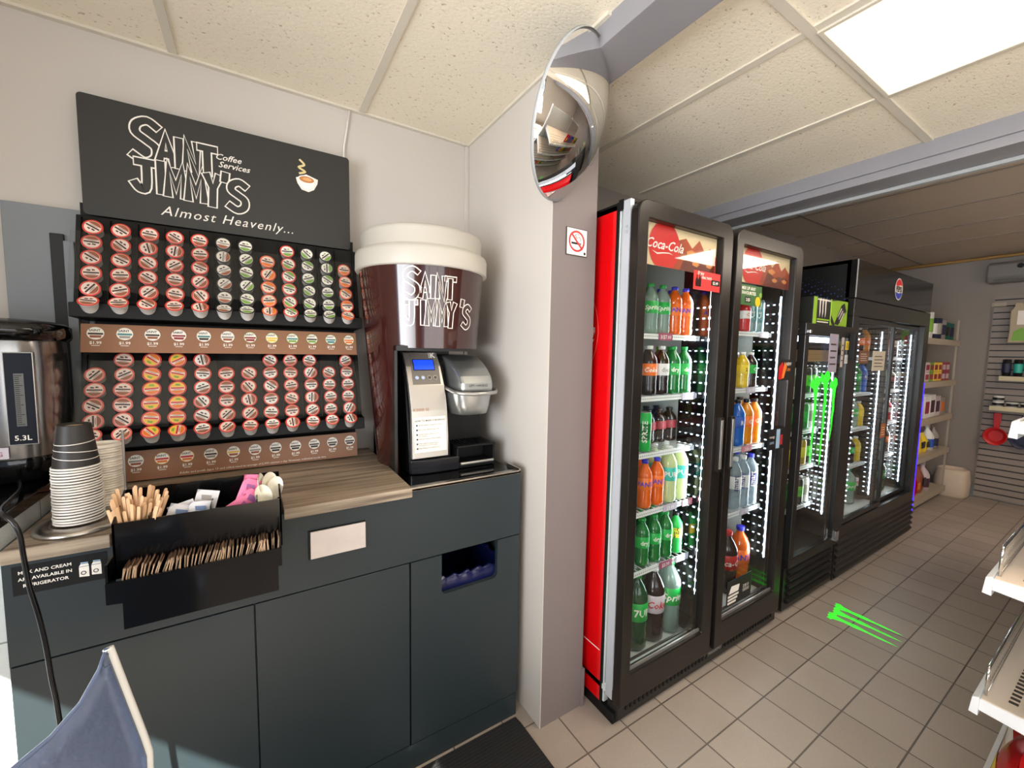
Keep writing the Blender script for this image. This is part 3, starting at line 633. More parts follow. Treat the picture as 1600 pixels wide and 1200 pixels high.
p, v = onface(.531, .335); nn = Vector((0, -v.z, v.y)); text(c, 'HOW TO MAKE A BEVERAGE', .0088, p+nn*.0012, tt_, v=v, offset=.01)
for i, l in enumerate(('Lift the handle to open the machine.', 'Place your coffee K-Cup holder.', 'Pull the handle down to close\nthe machine.', 'Push the button to start brewing.', 'Wait until the machine stops\nbrewing your hot beverage.', 'Enjoy! Please be careful it\'s hot!')):
    p, v = onface(.487, .298-.042*i); text(c, l, .0062, p+nn*.0012, tt_, v=v, align='LEFT', res=1)
    disc(c, (onface(.481, .302-.042*i)[0]+nn*.0012), .0034, tt_, v=v, n=12)
c.build('instruction_text', t)
# base block and drip tray
b = MB(); b.prism([(.458, 1.398), (.50, 1.386), (.56, 1.381), (.640, 1.384), (.640, 1.5), (.458, 1.5)], (0, 0, .974), (1, 0, 0), (0, 1, 0), (0, 0, .05), mat('base_black', (26, 26, 32), .18)); b.build('base', t, .003)
b = MB(); b.box(.632, .795, 1.385, 1.52, 1.052, 1.06, BLK); b.box(.632, .64, 1.39, 1.52, .974, 1.052, BLK).box(.787, .795, 1.39, 1.52, .974, 1.052, BLK).box(.64, .787, 1.47, 1.52, .974, 1.052, BLK).box(.64, .787, 1.39, 1.47, .974, .992, BLK)
b.build('drip_tray', t, .002)
b = MB()
for i in range(9): b.box(.645+.016*i, .650+.016*i, 1.40, 1.50, 1.060, 1.0625, BLKG)
b.build('drip_grate', t)
MB().cyl((.645, 1.384, .992), (.785, 1.384, .992), .006, SILVER).build('tray_handle', t)
# brew head
def loop(cx, cy, hw, hd, z, fr, n=28):
    out = []
    for i in range(n):
        a = 2*PI*i/n; c_, s_ = math.cos(a), math.sin(a); e = .55
        out.append((cx+hw*math.copysign(abs(c_)**e, c_)*(1-(.10 if s_ < 0 else 0)*fr), cy+hd*math.copysign(abs(s_)**e, s_), z))
    return out
def loft(mb, loops, m, caps=True):
    n = len(loops[0]); vs = [p for l in loops for p in l]
    mb.add(vs, [(j*n+i, j*n+(i+1) % n, (j+1)*n+(i+1) % n, (j+1)*n+i) for j in range(len(loops)-1) for i in range(n)], m, True)
    if caps: k = (len(loops)-1)*n; mb.add(loops[0], [tuple(range(n-1, -1, -1))], m); mb.add(loops[-1], [tuple(range(n))], m)
    return mb
hx = .696; b = MB(); HS = mat('head_silver', (176, 178, 176), .28, metal=.8)
loft(b, [loop(hx, 1.44, .066, .066, 1.178, 1), loop(hx, 1.44, .072, .076, 1.182, 1), loop(hx, 1.44, .080, .085, 1.215, 1), loop(hx, 1.44, .086, .092, 1.258, 1), loop(hx, 1.44, .086, .092, 1.262, 1)], HS); b.build('brew_head', t)
b = MB(); prof = [(1.345, 1.268), (1.348, 1.30), (1.362, 1.325), (1.40, 1.352), (1.45, 1.378), (1.51, 1.398), (1.56, 1.402), (1.60, 1.395), (1.60, 1.268)]
wd = [.064, .064, .066, .070, .074, .078, .08, .08, .08]
L_ = [(hx-w_, y, z) for (y, z), w_ in zip(prof, wd)]; R_ = [(hx+w_, y, z) for (y, z), w_ in zip(prof, wd)]; n = len(prof)
b.add(L_+R_, [(i, i+1, i+1+n, i+n) for i in range(n-1)]+[tuple(range(n-1, -1, -1)), tuple(range(n, 2*n)), (n-1, 0, n, 2*n-1)], HS); b.build('head_cover', t, .010, 3)
b = MB(); patch_ = [(hx-.044, 1.290), (hx+.044, 1.290)]
b.prism([(-.045, 1.281), (.045, 1.281), (.045, 1.300), (-.045, 1.300)], (hx, 1.3435, 0), (1, 0, 0), (0, .05, 1), (0, -.0015, 0), OFFW); text(b, 'LIFT \u2022 HANDLE', .0115, (hx, 1.3415, 1.287), tt_, offset=.01); b.build('badge', t)
pts = [(hx-.088, 1.50, 1.290), (hx-.092, 1.44, 1.278), (hx-.088, 1.37, 1.268), (hx-.070, 1.338, 1.264), (hx-.03, 1.326, 1.262), (hx+.03, 1.326, 1.262), (hx+.070, 1.338, 1.264), (hx+.090, 1.37, 1.268), (hx+.096, 1.44, 1.278), (hx+.092, 1.50, 1.290)]
MB().tube(pts, .0075, SILVER, 8).build('lift_handle', t)
MB().cyl((hx, 1.43, 1.165), (hx, 1.43, 1.179), .008, BLK).build('spout', t)
b = MB(); b.prism([(1.51, 1.06), (1.535, 1.06), (1.53, 1.18), (1.505, 1.18)], (.765, 0, 0), (0, 1, 0), (0, 0, 1), (.018, 0, 0), BLKG); b.build('support_post', t)

# ---------------------------------------------------------------- cup ring, paper cups, lids, rod
HC = (-.361, 1.330)
t = root('cup_holder', (HC[0]+.005, HC[1], ZT), 'oval brushed steel cup holder ring set in the worktop under the paper cups', 'cup holder')
b = MB(); b.lathe([(.048, .001), (.052, .012), (.056, .0135), (.076, .012), (.080, .006), (.080, .0005), (.048, .0005)], (HC[0]+.005, HC[1], ZT), 56, STEEL, sx=1.0, sy=1.12); b.build('ring', t)
paper_w = mat('cup_paper', (238, 232, 224), .5); paper_b = mat('cup_black', (40, 36, 33), .5); 
def cup_proto():
    # upside-down paper cup: rim at bottom (z=0), base at top
    b = MB(); b.lathe([(.0415, .004), (.0300, .098), (.0295, .1005), (.0270, .1005), (.0270, .094), (.0005, .094)], n=36, m=paper_b); o = b.build('paper_cup')
    r = MB(); r.lathe([(.0410, .0002), (.0432, .0005), (.0442, .0022), (.0434, .0042), (.0414, .0046), (.0405, .0022), (.0410, .0002)], n=36, m=paper_w).build('rim', None).parent = o
    d_ = MB(); d_.lathe([(.0265, .0945), (.0001, .0945)], n=30, m=mat('cup_base_tan', (224, 190, 152), .6)); d_.build('base', None).parent = o
    return o
cp0 = cup_proto(); z = ZT+.012; ncup = 21; dzs = [.0064]*20
for i in range(ncup):
    c_ = cp0 if i == 0 else copy_tree(cp0)
    c_.location = (HC[0]+.0006*math.sin(i*2.3), HC[1]+.0006*math.cos(i*1.7), z); s_ = 1-.0022*i
    c_.rotation_euler = (rad(.5*math.sin(i)), rad(.5*math.cos(i*1.3)), 0)
    c_.scale = (s_, s_, 1)
    z += dzs[i] if i < 20 else 0
    tag(c_, ('upside-down black paper cup, %s from the bottom of the stack' % ordn(i)) if i < ncup-1 else 'topmost upside-down black paper cup of the stack in the steel ring', 'paper cup', 'paper cups stacked in the holder ring')
for zl, tx_, ty_ in ((.060, 5, 3), (.040, -2, -6), (.026, 5, -7)):
    q = MB(); rl = .0415-.0115*(zl-.004)/.094
    for k in range(40):
        a = 2*PI*k/40
        zz = zl+rl*(math.sin(rad(ty_))*math.cos(a)+math.sin(rad(tx_))*math.sin(a)); r_ = .0415-.0115*(zz-.004)/.094+.0004
        q.v += [(r_*math.cos(a), r_*math.sin(a), zz-.0008), (r_*math.cos(a), r_*math.sin(a), zz+.0008)]
    q.add([], [], paper_w); q.f = [(2*k, 2*((k+1) % 40), 2*((k+1) % 40)+1, 2*k+1) for k in range(40)]; q.m = [0]*40; q.sm = [True]*40
    q.build('printed_line').parent = c_
lidm = mat('cup_lid_cream', (236, 226, 212), .5); l0 = MB(); l0.lathe([(.0405, .0), (.0428, .0008), (.0428, .0034), (.0395, .0046), (.0385, .0085), (.0340, .0088), (.0335, .0060), (.0001, .0060)], n=32, m=lidm); l0 = l0.build('takeaway_lid')
for i in range(27):
    c_ = l0 if i == 0 else l0.copy()
    if i: COL.objects.link(c_)
    c_.location = (-.345+.0012*math.sin(i*2.9), 1.440+.0015*math.sin(i*1.3), ZT+.0008+i*.0062); c_.scale = (1+.012*math.sin(i*2.1),)*2+(1,)
    tag(c_, 'cream takeaway lid, %s from the bottom of the lid stack' % ordn(i), 'lid', 'plastic lids stacked behind the paper cups')
tag(MB().box(-.2975, -.2925, 1.407, 1.413, ZT, 1.200, STEEL).build('lid_rod', bevel=.0008), 'thin upright steel rod beside the stack of cup lids', 'rod')

# ---------------------------------------------------------------- condiment caddy
CX0, CX1 = -.262, .044
t = root('condiment_caddy', (-.11, 1.2, .85), 'glossy black acrylic condiment caddy hanging on the front of the worktop', 'caddy')
BG = mat('caddy_black', (9, 9, 10), .12)
b = MB(); b.box(CX0, CX1, 1.13, 1.134, .93, 1.049, BG); b.box(CX0, CX1, 1.243, 1.247, .85, 1.088, BG).box(CX0, CX1, 1.134, 1.243, .955, .959, BG)
b.prism([(1.130, .93), (1.247, .93), (1.247, 1.088), (1.235, 1.09), (1.130, 1.049)], (CX0-.0002, 0, 0), (0, 1, 0), (0, 0, 1), (.004, 0, 0), BG); b.prism([(1.130, .93), (1.247, .93), (1.247, 1.088), (1.235, 1.09), (1.130, 1.049)], (CX1-.0038, 0, 0), (0, 1, 0), (0, 0, 1), (.004, 0, 0), BG)
b.build('upper_box', t)
for x in (-.205, -.098, -.008): box('divider', t, x, x+.003, 1.134, 1.243, .959, 1.055, BG)
b = MB(); xa, xb = -.258, .040
b.prism([(xa-.006, .948), (xa-.006, .905), (xa+.018, .902), (xa+.018, .846), (xb-.008, .846), (xb-.008, .905), (xb, .905), (xb, .948)], (0, 1.075, 0), (1, 0, 0), (0, 0, 1), (0, .004, 0), BG)
b.box(xa-.006, xa-.002, 1.079, 1.13, .905, .985, BG).box(xb-.004, xb, 1.079, 1.13, .905, .985, BG).box(xa+.018, xb-.008, 1.079, 1.248, .846, .85, BG).box(xa+.018, xa+.022, 1.079, 1.248, .85, .905, BG).box(xb-.012, xb-.008, 1.079, 1.248, .85, .905, BG)
b.build('lower_bin', t)
for x in (-.115, -.02, .021): box('divider', t, x, x+.002, 1.079, 1.13, .905, .955, BG)
# stir sticks
wd_ = mat('birch', (214, 172, 130), .6, noise=.12, nscale=40); st = MB(); st.box(-.0032, .0032, -.0008, .0008, 0, .118, wd_); st.lathe([(.0032, 0), (.0032, 0)], (0, 0, .118), 6, wd_)
st = MB(); st.prism([(-.0032, 0), (.0032, 0), (.0032, .118), (.0022, .1205), (0, .1212), (-.0022, .1205), (-.0032, .118)], (0, -.0008, 0), (1, 0, 0), (0, 0, 1), (0, .0016, 0), wd_)
s0 = st.build('stir_stick', bevel=.0004)
for i in range(45):
    c_ = s0 if i == 0 else s0.copy()
    if i: COL.objects.link(c_)
    f = (i % 15)/14; row = i//15
    c_.location = (-.246+.030*f+rp.uniform(-.001, .001), 1.150+.016*row, .9605)
    sc_ = (.96, 1.07, 1.20)[row]*rp.uniform(.93, 1.05); c_.scale = (1, 1, sc_)
    c_.rotation_euler = (rad(rp.uniform(-5, 4)), rad(-12+30*f+rp.uniform(-4, 4)), rad(rp.uniform(-30, 30)))
    tag(c_, 'wooden stir stick, %s from the left in the %s row' % (ORD[i % 15], ('front', 'middle', 'back')[row]), 'stir stick', 'wooden stir sticks in the caddy')
# sugar packets
def packet(name, x, y, z, w, h, rx, ry, rz, m, m2, label, cat='sugar packet', group=None):
    b = MB(); n = 6; vs = []; fs = []
    for s_ in (-1, 1):
        for j in range(n+1):
            for i in range(n+1):
                u, v = i/n, j/n; th = .0035*min(1, 6*u*(1-u))*min(1, 6*v*(1-v))*s_; vs.append((w*(u-.5), th, h*v))
    k = (n+1)**2
    for j in range(n):
        for i in range(n):
            a = j*(n+1)+i; fs += [(a, a+1, a+n+2, a+n+1), (k+a, k+a+n+1, k+a+n+2, k+a+1)]
    b.add(vs, fs, m, True); b.prism([(-w*.3, h*.25), (w*.3, h*.25), (w*.3, h*.45), (-w*.3, h*.45)], (0, -.0042, 0), (1, 0, 0), (0, 0, 1), (0, .0001, 0), m2)
    b.prism([(-w*.2, h*.6), (w*.25, h*.6), (w*.2, h*.8), (-w*.25, h*.8)], (0, -.0042, 0), (1, 0, 0), (0, 0, 1), (0, .0001, 0), m2)
    o = b.build(name); o.location = (x, y, z); o.rotation_euler = (rad(rx), rad(ry), rad(rz)); tag(o, label, cat, group); return o
WP = mat('packet_white', (214, 212, 216), .5); PK = mat('packet_pink', (228, 118, 158), .5); PK2 = mat('packet_mauve', (150, 84, 140), .5); BLUEP = mat('packet_blue_print', (112, 132, 170), .5)
G1 = 'white sugar packets in the caddy'; G2 = 'pink sweetener packets in the caddy'
packet('sugar_packet', -.165, 1.160, 1.005, .05, .055, -12, 20, 5, WP, BLUEP, 'pale blue-white sugar packet, leftmost of the white ones in the caddy', group=G1)
packet('sugar_packet', -.142, 1.175, 1.000, .05, .06, -10, -15, 0, WP, REDL, 'white sugar packet with reddish print in the caddy, second from left', group=G1)
packet('sugar_packet', -.118, 1.185, 1.020, .045, .058, -20, 12, -8, WP, GRY, 'tallest white sugar packet beside the middle divider of the caddy', group=G1)
packet('sugar_packet', -.122, 1.160, 1.010, .045, .05, -12, 8, 4, WP, BLUEP, 'white sugar packet lying in front of the tallest one in the caddy', group=G1)
packet('sweetener_packet', -.070, 1.160, 1.010, .052, .062, -14, 62, 2, PK, PK2, 'pink sweetener packet lying flat, lowest and leftmost of the pink ones', 'sweetener packet', G2)
packet('sweetener_packet', -.046, 1.168, 1.012, .048, .064, -12, 42, 2, PK, PK2, 'pink sweetener packet leaning, second of the pink ones from the left', 'sweetener packet', G2)
packet('sweetener_packet', -.036, 1.182, 1.030, .04, .064, -8, 22, 2, PK, PK2, 'upright pink sweetener packet with a pointed top corner', 'sweetener packet', G2)
packet('sweetener_packet', -.022, 1.192, 1.038, .036, .062, -8, 8, 2, PK, PK2, 'rightmost upright pink sweetener packet beside the plastic spoons', 'sweetener packet', G2)
# plastic spoons
SP = mat('spoon_cream', (236, 228, 208), .35)
for i, (x, y, z, ry, rz, lb) in enumerate(((.006, 1.185, 1.075, -8, 70, 'leftmost cream plastic spoon seen edge-on in the caddy'), (.008, 1.165, 1.050, -14, 0, 'front cream plastic spoon in the caddy, bowl toward the viewer'), (.022, 1.190, 1.072, 5, 15, 'middle cream plastic spoon in the caddy'), (.032, 1.180, 1.062, 14, -10, 'rightmost cream plastic spoon in the caddy'))):
    b = MB(); vs = []; N_ = 12; M_ = 20
    for s_ in (0, .0012):
        for j in range(N_+1):
            for k in range(M_):
                a = 2*PI*k/M_; q = j/N_; vs.append((.0185*q*math.cos(a), .008*(1-q*q)+s_, .030*q*math.sin(a)))
    fs = []; K = (N_+1)*M_
    for s_ in (0, 1):
        for j in range(N_):
            for k in range(M_):
                a, c_, d_, e_ = j*M_+k, j*M_+(k+1) % M_, (j+1)*M_+(k+1) % M_, (j+1)*M_+k
                fs.append(tuple(s_*K+q for q in ((a, c_, d_, e_) if s_ else (e_, d_, c_, a))))
    b.add(vs, fs, SP, True); b.box(-.003, .003, 0, .0015, -.085, -.018, SP)
    o = b.build('plastic_spoon'); o.location = (x, y, z); o.rotation_euler = (rad(-8), rad(ry), rad(rz)); tag(o, lb, 'spoon', 'plastic spoons in the caddy')
# brown sugar sachets in the lower bin
b = MB(); tanm = mat('sachet_tan', (206, 172, 138), .5); drk = mat('sachet_brown', (74, 50, 38), .5)
b.box(-.0006, .0006, -.019, .019, 0, .066, drk).box(-.0011, .0011, -.019, .019, .0575, .0635, tanm).box(-.0009, .0009, -.019, -.016, .0, .058, tanm); sc0 = b.build('sugar_sachet')
N = 64
for i in range(N):
    c_ = sc0 if i == 0 else sc0.copy()
    if i: COL.objects.link(c_)
    x = -.250+i*.00445
    if i > 22: x += .003
    c_.location = (x, 1.1035, .9080+rp.uniform(-.0035, .0025)); c_.rotation_euler = (0, rad(12-6*math.sin(i*.35)+rp.uniform(-3, 3)-(8 if i > 55 else 0)), rad(rp.uniform(-3, 3)))
    tag(c_, 'brown sugar sachet in the lower bin, %s' % (ordn(i)+' from the left' if i < 59 else ['fifth from the right', 'fourth from the right', 'third from the right', 'second from the right', 'rightmost of all'][i-59]), 'sugar sachet', 'brown sugar sachets in the lower bin')

# ---------------------------------------------------------------- hot water dispenser
t = root('water_dispenser', (-.575, 1.60, 1.069), 'stainless steel hot water dispenser with black top and water gauge at the left edge', 'water dispenser')
def oval(z, hw, hd, cx=-.585, cy=1.605, e=.62, n=48):
    return [(cx+hw*math.copysign(abs(math.cos(2*PI*i/n))**e, math.cos(2*PI*i/n)), cy+hd*math.copysign(abs(math.sin(2*PI*i/n))**e, math.sin(2*PI*i/n)), z) for i in range(n)]
DS = mat('dispenser_steel', (150, 148, 146), .2, metal=.95)
loft(MB(), [oval(1.0695, .125, .105), oval(1.072, .132, .112), oval(1.122, .136, .116), oval(1.130, .134, .114)], BLKG).build('base', t)
loft(MB(), [oval(1.131, .134, .114), oval(1.18, .136, .116), oval(1.30, .138, .118), oval(1.40, .137, .117), oval(1.425, .135, .115)], DS).build('body', t)
loft(MB(), [oval(1.426, .145, .125), oval(1.435, .150, .135, cy=1.595), oval(1.462, .150, .138, cy=1.592), oval(1.474, .135, .120, cy=1.598), oval(1.480, .10, .09, cy=1.60)], BLKG).build('lid', t)
MB().cyl((-.70, 1.60, 1.484), (-.56, 1.60, 1.484), .006, CHROME).build('carry_handle', t)
loft(MB(), [oval(1.395, .03, .02, cx=-.61, cy=1.475), oval(1.44, .05, .04, cx=-.61, cy=1.475), oval(1.462, .05, .04, cx=-.61, cy=1.475)], BLKG).build('spout_housing', t)
gx0, gx1, gy = -.515, -.468, 1.4865
g_ = MB(); g_.box(gx0-.002, gx1+.002, gy-.001, gy+.012, 1.168, 1.397, SILVER); g_.box(gx0, gx1, gy-.0025, gy, 1.170, 1.395, mat('gauge_navy', (12, 16, 28), .4, spec=.2)); g_.build('gauge_panel', t, .001)
s = MB(); s.box(-.500, -.483, gy-.0035, gy-.0024, 1.215, 1.345, mat('gauge_window', (96, 96, 92), .3))
for i in range(26): s.box(-.4985, -.491 if i % 5 else -.486, gy-.0042, gy-.0035, 1.219+.0048*i, 1.2205+.0048*i, BLK)
s.build('water_gauge', t)
s = MB(); text(s, '5.3L', .0175, (-.4915, gy-.0030, 1.180), OFFW, offset=.01); s.build('capacity_lettering', t)
s = MB(); s.box(-.640, -.518, 1.4845, 1.4875, 1.136, 1.164, mat('sticker_lilac', (200, 190, 200), .5)); text(s, 'ELA PISENG', .0155, (-.567, 1.4838, 1.143), mat('sticker_print', (150, 90, 104), .5), offset=.015); s.build('sticker', t)
# cord
cpts = [(-.50, 1.47, 1.082), (-.475, 1.40, 1.080), (-.455, 1.30, 1.085), (-.440, 1.215, 1.088), (-.419, 1.165, 1.088), (-.403, 1.15, 1.076), (-.395, 1.148, 1.050), (-.393, 1.15, 1.005), (-.388, 1.15, .939), (-.380, 1.15, .883), (-.373, 1.15, .813), (-.369, 1.15, .743), (-.363, 1.148, .678), (-.36, 1.14, .60), (-.37, 1.12, .40), (-.39, 1.08, .15), (-.42, 1.0, .012), (-.7, .9, .009)]
tag(MB().tube(smooth(cpts), .0042, mat('cord_black', (20, 20, 22), .22), 8).build('power_cord'), 'glossy black power cord looping off the slab and down the front of the slate cabinet', 'power cord')

# ---------------------------------------------------------------- chair
t = root('chair', (-.36, .72, 0), 'shiny blue-grey vinyl chair back with pale piping in the lower left corner', 'chair')
VIN = mat('vinyl_blue', (84, 95, 120), .26, noise=.15, nscale=60, bump=.9); PIPE = mat('vinyl_piping', (226, 226, 222), .35)
# back panel: swept-up corner on the right, mirrored on the far side outside the frame
top = [(0, .965), (.010, .944), (.030, .917), (.055, .898), (.09, .884), (.135, .873), (.20, .866), (.27, .873), (.315, .884), (.35, .898), (.375, .917), (.395, .944), (.405, .965)]
def bp_(k, f):
    u, zt = top[k]; s_ = 1 if u < .2 else -1
    zb = .56; z = zt+(zb-zt)*f; q = (.965-z)/.405
    edge = .040*min(q, .42)/.42+.004*q                   # outline leans outward below the corner
    w = (u-.2025)/.2025; x = -.4025-(w*(.2025+edge)); 
    y = .80-.10*(1-w*w)*1.0-.10*q + .05*f
    return Vector((x, y, z))
K = len(top); NF = 14; vs = []; 
for s_ in (0, 1):
    for k in range(K):
        for j in range(NF+1):
            p = bp_(k, j/NF); vs.append((p.x, p.y+(.022 if s_ else 0), p.z))
m_ = NF+1; fs = []
for k in range(K-1):
    for j in range(NF):
        a = k*m_+j; fs += [(a, a+1, a+1+m_, a+m_), tuple(K*m_+q for q in (a+m_, a+1+m_, a+1, a))]
for k in range(K-1):
    for j in (0, NF): a = k*m_+j; fs.append((a, a+m_, K*m_+a+m_, K*m_+a))
for j in range(NF):
    for k in (0, K-1): a = k*m_+j; fs.append((a, a+1, K*m_+a+1, K*m_+a))
MB().add(vs, fs, VIN, True).build('backrest', t)
edge_ = [bp_(0, 1-j/NF) for j in range(NF+1)]
MB().tube([bp_(k, 0)+Vector((0, .011, 0)) for k in range(K)], .0045, VIN, 8).build('top_seam', t); MB().tube([bp_(K-1, j/NF)+Vector((0, .011, 0)) for j in range(NF+1)], .0065, PIPE, 8).build('piping', t)
MB().tube([p+Vector((0, .011, 0)) for p in edge_], .0065, PIPE, 10).build('piping', t)
inn = [bp_(1, 1-j/NF)+Vector((.004, -.001, 0)) for j in range(NF)]
MB().tube([p+Vector((-.008, -.0005, -.01)) for p in inn], .0016, mat('stitch', (60, 62, 78), .5), 5).build('stitching', t)
b = MB(); b.box(-.60, -.19, .22, .70, .46, .54, VIN); b.build('seat', t, .02)
for x, y in ((-.57, .26), (-.22, .26), (-.57, .66), (-.22, .66)): MB().cyl((x, y, .47), (x+(.02 if x > -.4 else -.02), y, 0), .013, CHROME).build('leg', t)
for x in (-.52, -.28): MB().cyl((x, .66, .50), (x, .735, .62), .011, CHROME).build('back_post', t)
# mat on the floor
MATM = tile_mat('ribbed_mat', 5, .012, 0, 0, (20, 20, 22), (30, 30, 33), (8, 8, 9), .005, .8, nsc=300, bump=1.0)
tag(MB().prism([(-.9, .45), (.835, .45), (.82, 1.20), (.815, 1.235), (-.9, 1.235)], (0, 0, .0005), (1, 0, 0), (0, 1, 0), (0, 0, .009), MATM).build('floor_mat', bevel=.002), 'black ribbed rubber floor mat in front of the slate cabinet', 'floor mat')
# ================================================================ DRINKS
CAPS = {}
def liquid(name, rgb, tr=0.25):
    m = mat(name, rgb, .12, coat=.4)
    m.node_tree.nodes['Principled BSDF'].inputs['Alpha'].default_value = {'clear_soda': .55, 'water_bottle': .5, 'lemonade': .8}.get(name, .93); return m
COLA = liquid('cola', (34, 16, 12)); ORGL = liquid('orange_soda', (226, 96, 12)); GRNL = liquid('green_bottle', (14, 110, 42)); LEML = liquid('lemonade', (196, 208, 150)); DKG = liquid('dark_green_bottle', (18, 70, 34))
AMB = liquid('amber_drink', (222, 134, 22)); BLUL = liquid('blue_drink', (22, 96, 190)); WAT = liquid('water_bottle', (150, 168, 178)); YELL = liquid('yellow_drink', (226, 190, 40)); MARL = liquid('tea_dark', (40, 26, 18)); CLR = liquid('clear_soda', (150, 176, 162)); REDD = liquid('red_drink', (190, 30, 40))
CB = mat('cap_blue', (44, 46, 190), .35); CG = mat('cap_green', (20, 150, 60), .35); CW = mat('cap_white', (232, 232, 228), .35); CK = mat('cap_black', (22, 22, 24), .35); CR = mat('cap_red', (200, 30, 36), .35)
LG = mat('label_bright_green', (18, 168, 66), .35); LO_ = mat('label_bright_orange', (240, 112, 20), .35); LW = mat('label_white', (226, 226, 224), .35); LT = mat('label_turquoise', (50, 178, 160), .35); LY = mat('label_lemon', (238, 206, 50), .35); LB = mat('label_blue', (34, 84, 180), .35); LN = mat('label_navy', (34, 38, 110), .35); LP = mat('label_grey_pink', (206, 190, 196), .35); LK = mat('label_black', (26, 26, 28), .35)
BK = {  # kind: (liquid, cap, label, height, radius, text, textcolor, textrot, description)
 'lemon_lime': (CLR, CG, LG, .205, .033, 'Sprite', OFFW, 0, 'clear green-labelled soda bottle'),
 'orange': (ORGL, CB, LO_, .205, .033, 'FANTA', CB, 0, 'blue-capped orange soda bottle'),
 'cola_orange': (COLA, CW, LO_, .205, .033, 'Coke', OFFW, 0, 'orange-labelled cola bottle'),
 'cola_silver': (COLA, CW, LW, .205, .033, 'diet', GRY, 0, 'silver-labelled cola bottle'),
 'ginger': (GRNL, CG, LG, .205, .033, 'dry', OFFW, 0, 'green soda bottle'),
 'lemonade': (LEML, CW, LT, .245, .037, 'PURE', OFFW, 0, 'cloudy turquoise-labelled lemonade bottle'),
 'dark_tea': (MARL, CK, MAR, .155, .035, '', OFFW, 0, 'small dark tea bottle'),
 'green_can': (LG, SILVER, GRNL, .165, .031, 'SPRITE', OFFW, 1, 'tall green and white can'),
 'iced_tea': (LG, CK, LY, .185, .029, 'TEA', DK, 1, 'lime iced tea bottle'),
 'juice': (LEML, mat('cap_tan', (190, 170, 120), .4), ORG, .17, .036, '', OFFW, 0, 'squat pale juice bottle'),
 'big_green': (DKG, CG, LG, .34, .052, '7UP', OFFW, 0, 'large green soda bottle'),
 'big_diet': (COLA, CW, LP, .34, .052, 'Coke', REDL, 0, 'large pale-labelled cola bottle'),
 'big_clear': (CLR, CG, LG, .34, .052, 'Sprite', OFFW, 0, 'large clear soda bottle'),
 'big_cola': (COLA, CR, REDL, .33, .052, 'Coca-Cola', OFFW, 0, 'large red-labelled cola bottle'),
 'big_orange': (ORGL, CB, LO_, .33, .050, 'FANTA', CB, 0, 'two-litre blue-capped orange soda bottle'),
 'red_drink': (REDD, CW, LW, .16, .034, 'C', REDL, 0, 'red and white drink bottle'),
 'teal_can': (mat('can_silver_teal', (150, 180, 182), .25, metal=.6), SILVER, mat('can_teal', (86, 134, 138), .3, metal=.4), .165, .029, 'ICE', OFFW, 1, 'tall silvery teal can'),
 'yellow_bottle': (YELL, CW, LY, .18, .034, '2', LN, 0, 'yellow vitamin drink bottle'),
 'choc_bottle': (MARL, CW, LG, .18, .032, 'C', OFFW, 0, 'dark green-labelled milk bottle'),
 'blue_sport': (BLUL, CK, LB, .235, .037, 'R', OFFW, 0, 'bright blue sports drink bottle'),
 'amber_sport': (AMB, CK, LO_, .235, .036, 'G', OFFW, 0, 'amber sports drink bottle'),
 'water': (WAT, CW, LW, .27, .036, 'smart', LN, 1, 'tall clear water bottle'),
 'water_blue': (WAT, CB, LN, .27, .036, 'smart', OFFW, 1, 'navy-labelled water bottle'),
 'can_green': (mat('can_green', (26, 120, 60), .3, metal=.3), SILVER, LG, .15, .029, '', OFFW, 0, 'tall green energy drink can'),
 'can_dark': (LK, SILVER, mat('can_lime', (110, 200, 60), .3), .15, .029, 'M', LG, 0, 'tall black energy drink can'),
 'can_gold': (mat('can_gold', (190, 140, 40), .3, metal=.3), SILVER, LY, .15, .029, '', OFFW, 0, 'tall golden energy drink can'),
 'can_white': (LW, SILVER, GRY, .15, .029, 'M', GRY, 0, 'tall white energy drink can'),
}
BT = {}
def bottle(kd):
    liq, cap, lab, h, r, tx, tcol, trot, desc = BK[kd]
    b = MB(); can = 'can' in kd
    if can:
        b.lathe([(.001, .001), (r*.8, .0), (r, .008), (r, h-.012), (r*.86, h-.002)], n=20, m=liq); o = b.build('drink_can')
        c = MB(); c.lathe([(r*.86, h-.002), (r*.88, h), (r*.8, h), (r*.8, h-.004), (.001, h-.004)], n=20, m=cap); c.build('can_top').parent = o
        z0, z1 = h*.3, h*.72
    else:
        z0, z1 = h*.40, h*.64
        prof = [(.001, .001), (r*.8, 0), (r*.97, h*.03), (r, h*.12), (r*.93, h*.17), (r*.99, h*.22), (r*.93, h*.27), (r*.99, h*.33), (r*.97, z0), (r*.97, z1), (r*1.0, h*.67), (r*.93, h*.74), (r*.62, h*.84), (r*.36, h*.90), (r*.34, h*.93)]
        b.lathe(prof, n=20, m=liq); o = b.build('drink_bottle')
        c = MB(); c.lathe([(r*.34, h*.925), (r*.42, h*.93), (r*.43, h*.995), (r*.38, h), (.001, h)], n=16, m=cap); c.build('cap').parent = o
    l = MB(); l.lathe([(r*.99, z0), (r*1.01, z0+.001), (r*1.01, z1-.001), (r*.99, z1)], n=24, m=lab); l.build('label').parent = o
    if tx:
        l = MB(); sz = (z1-z0)*.55 if not trot else r*1.0
        wraptext(l, tx, min(sz, r*1.1), (0, 0, 0), r*1.03, z0+(z1-z0)*(.3 if not trot else .5), tcol, rot=trot, shear=.25 if tx in ('Coke', 'Coca-Cola', 'Sprite') else 0, offset=.02, res=1); l.build('lettering').parent = o
    return o
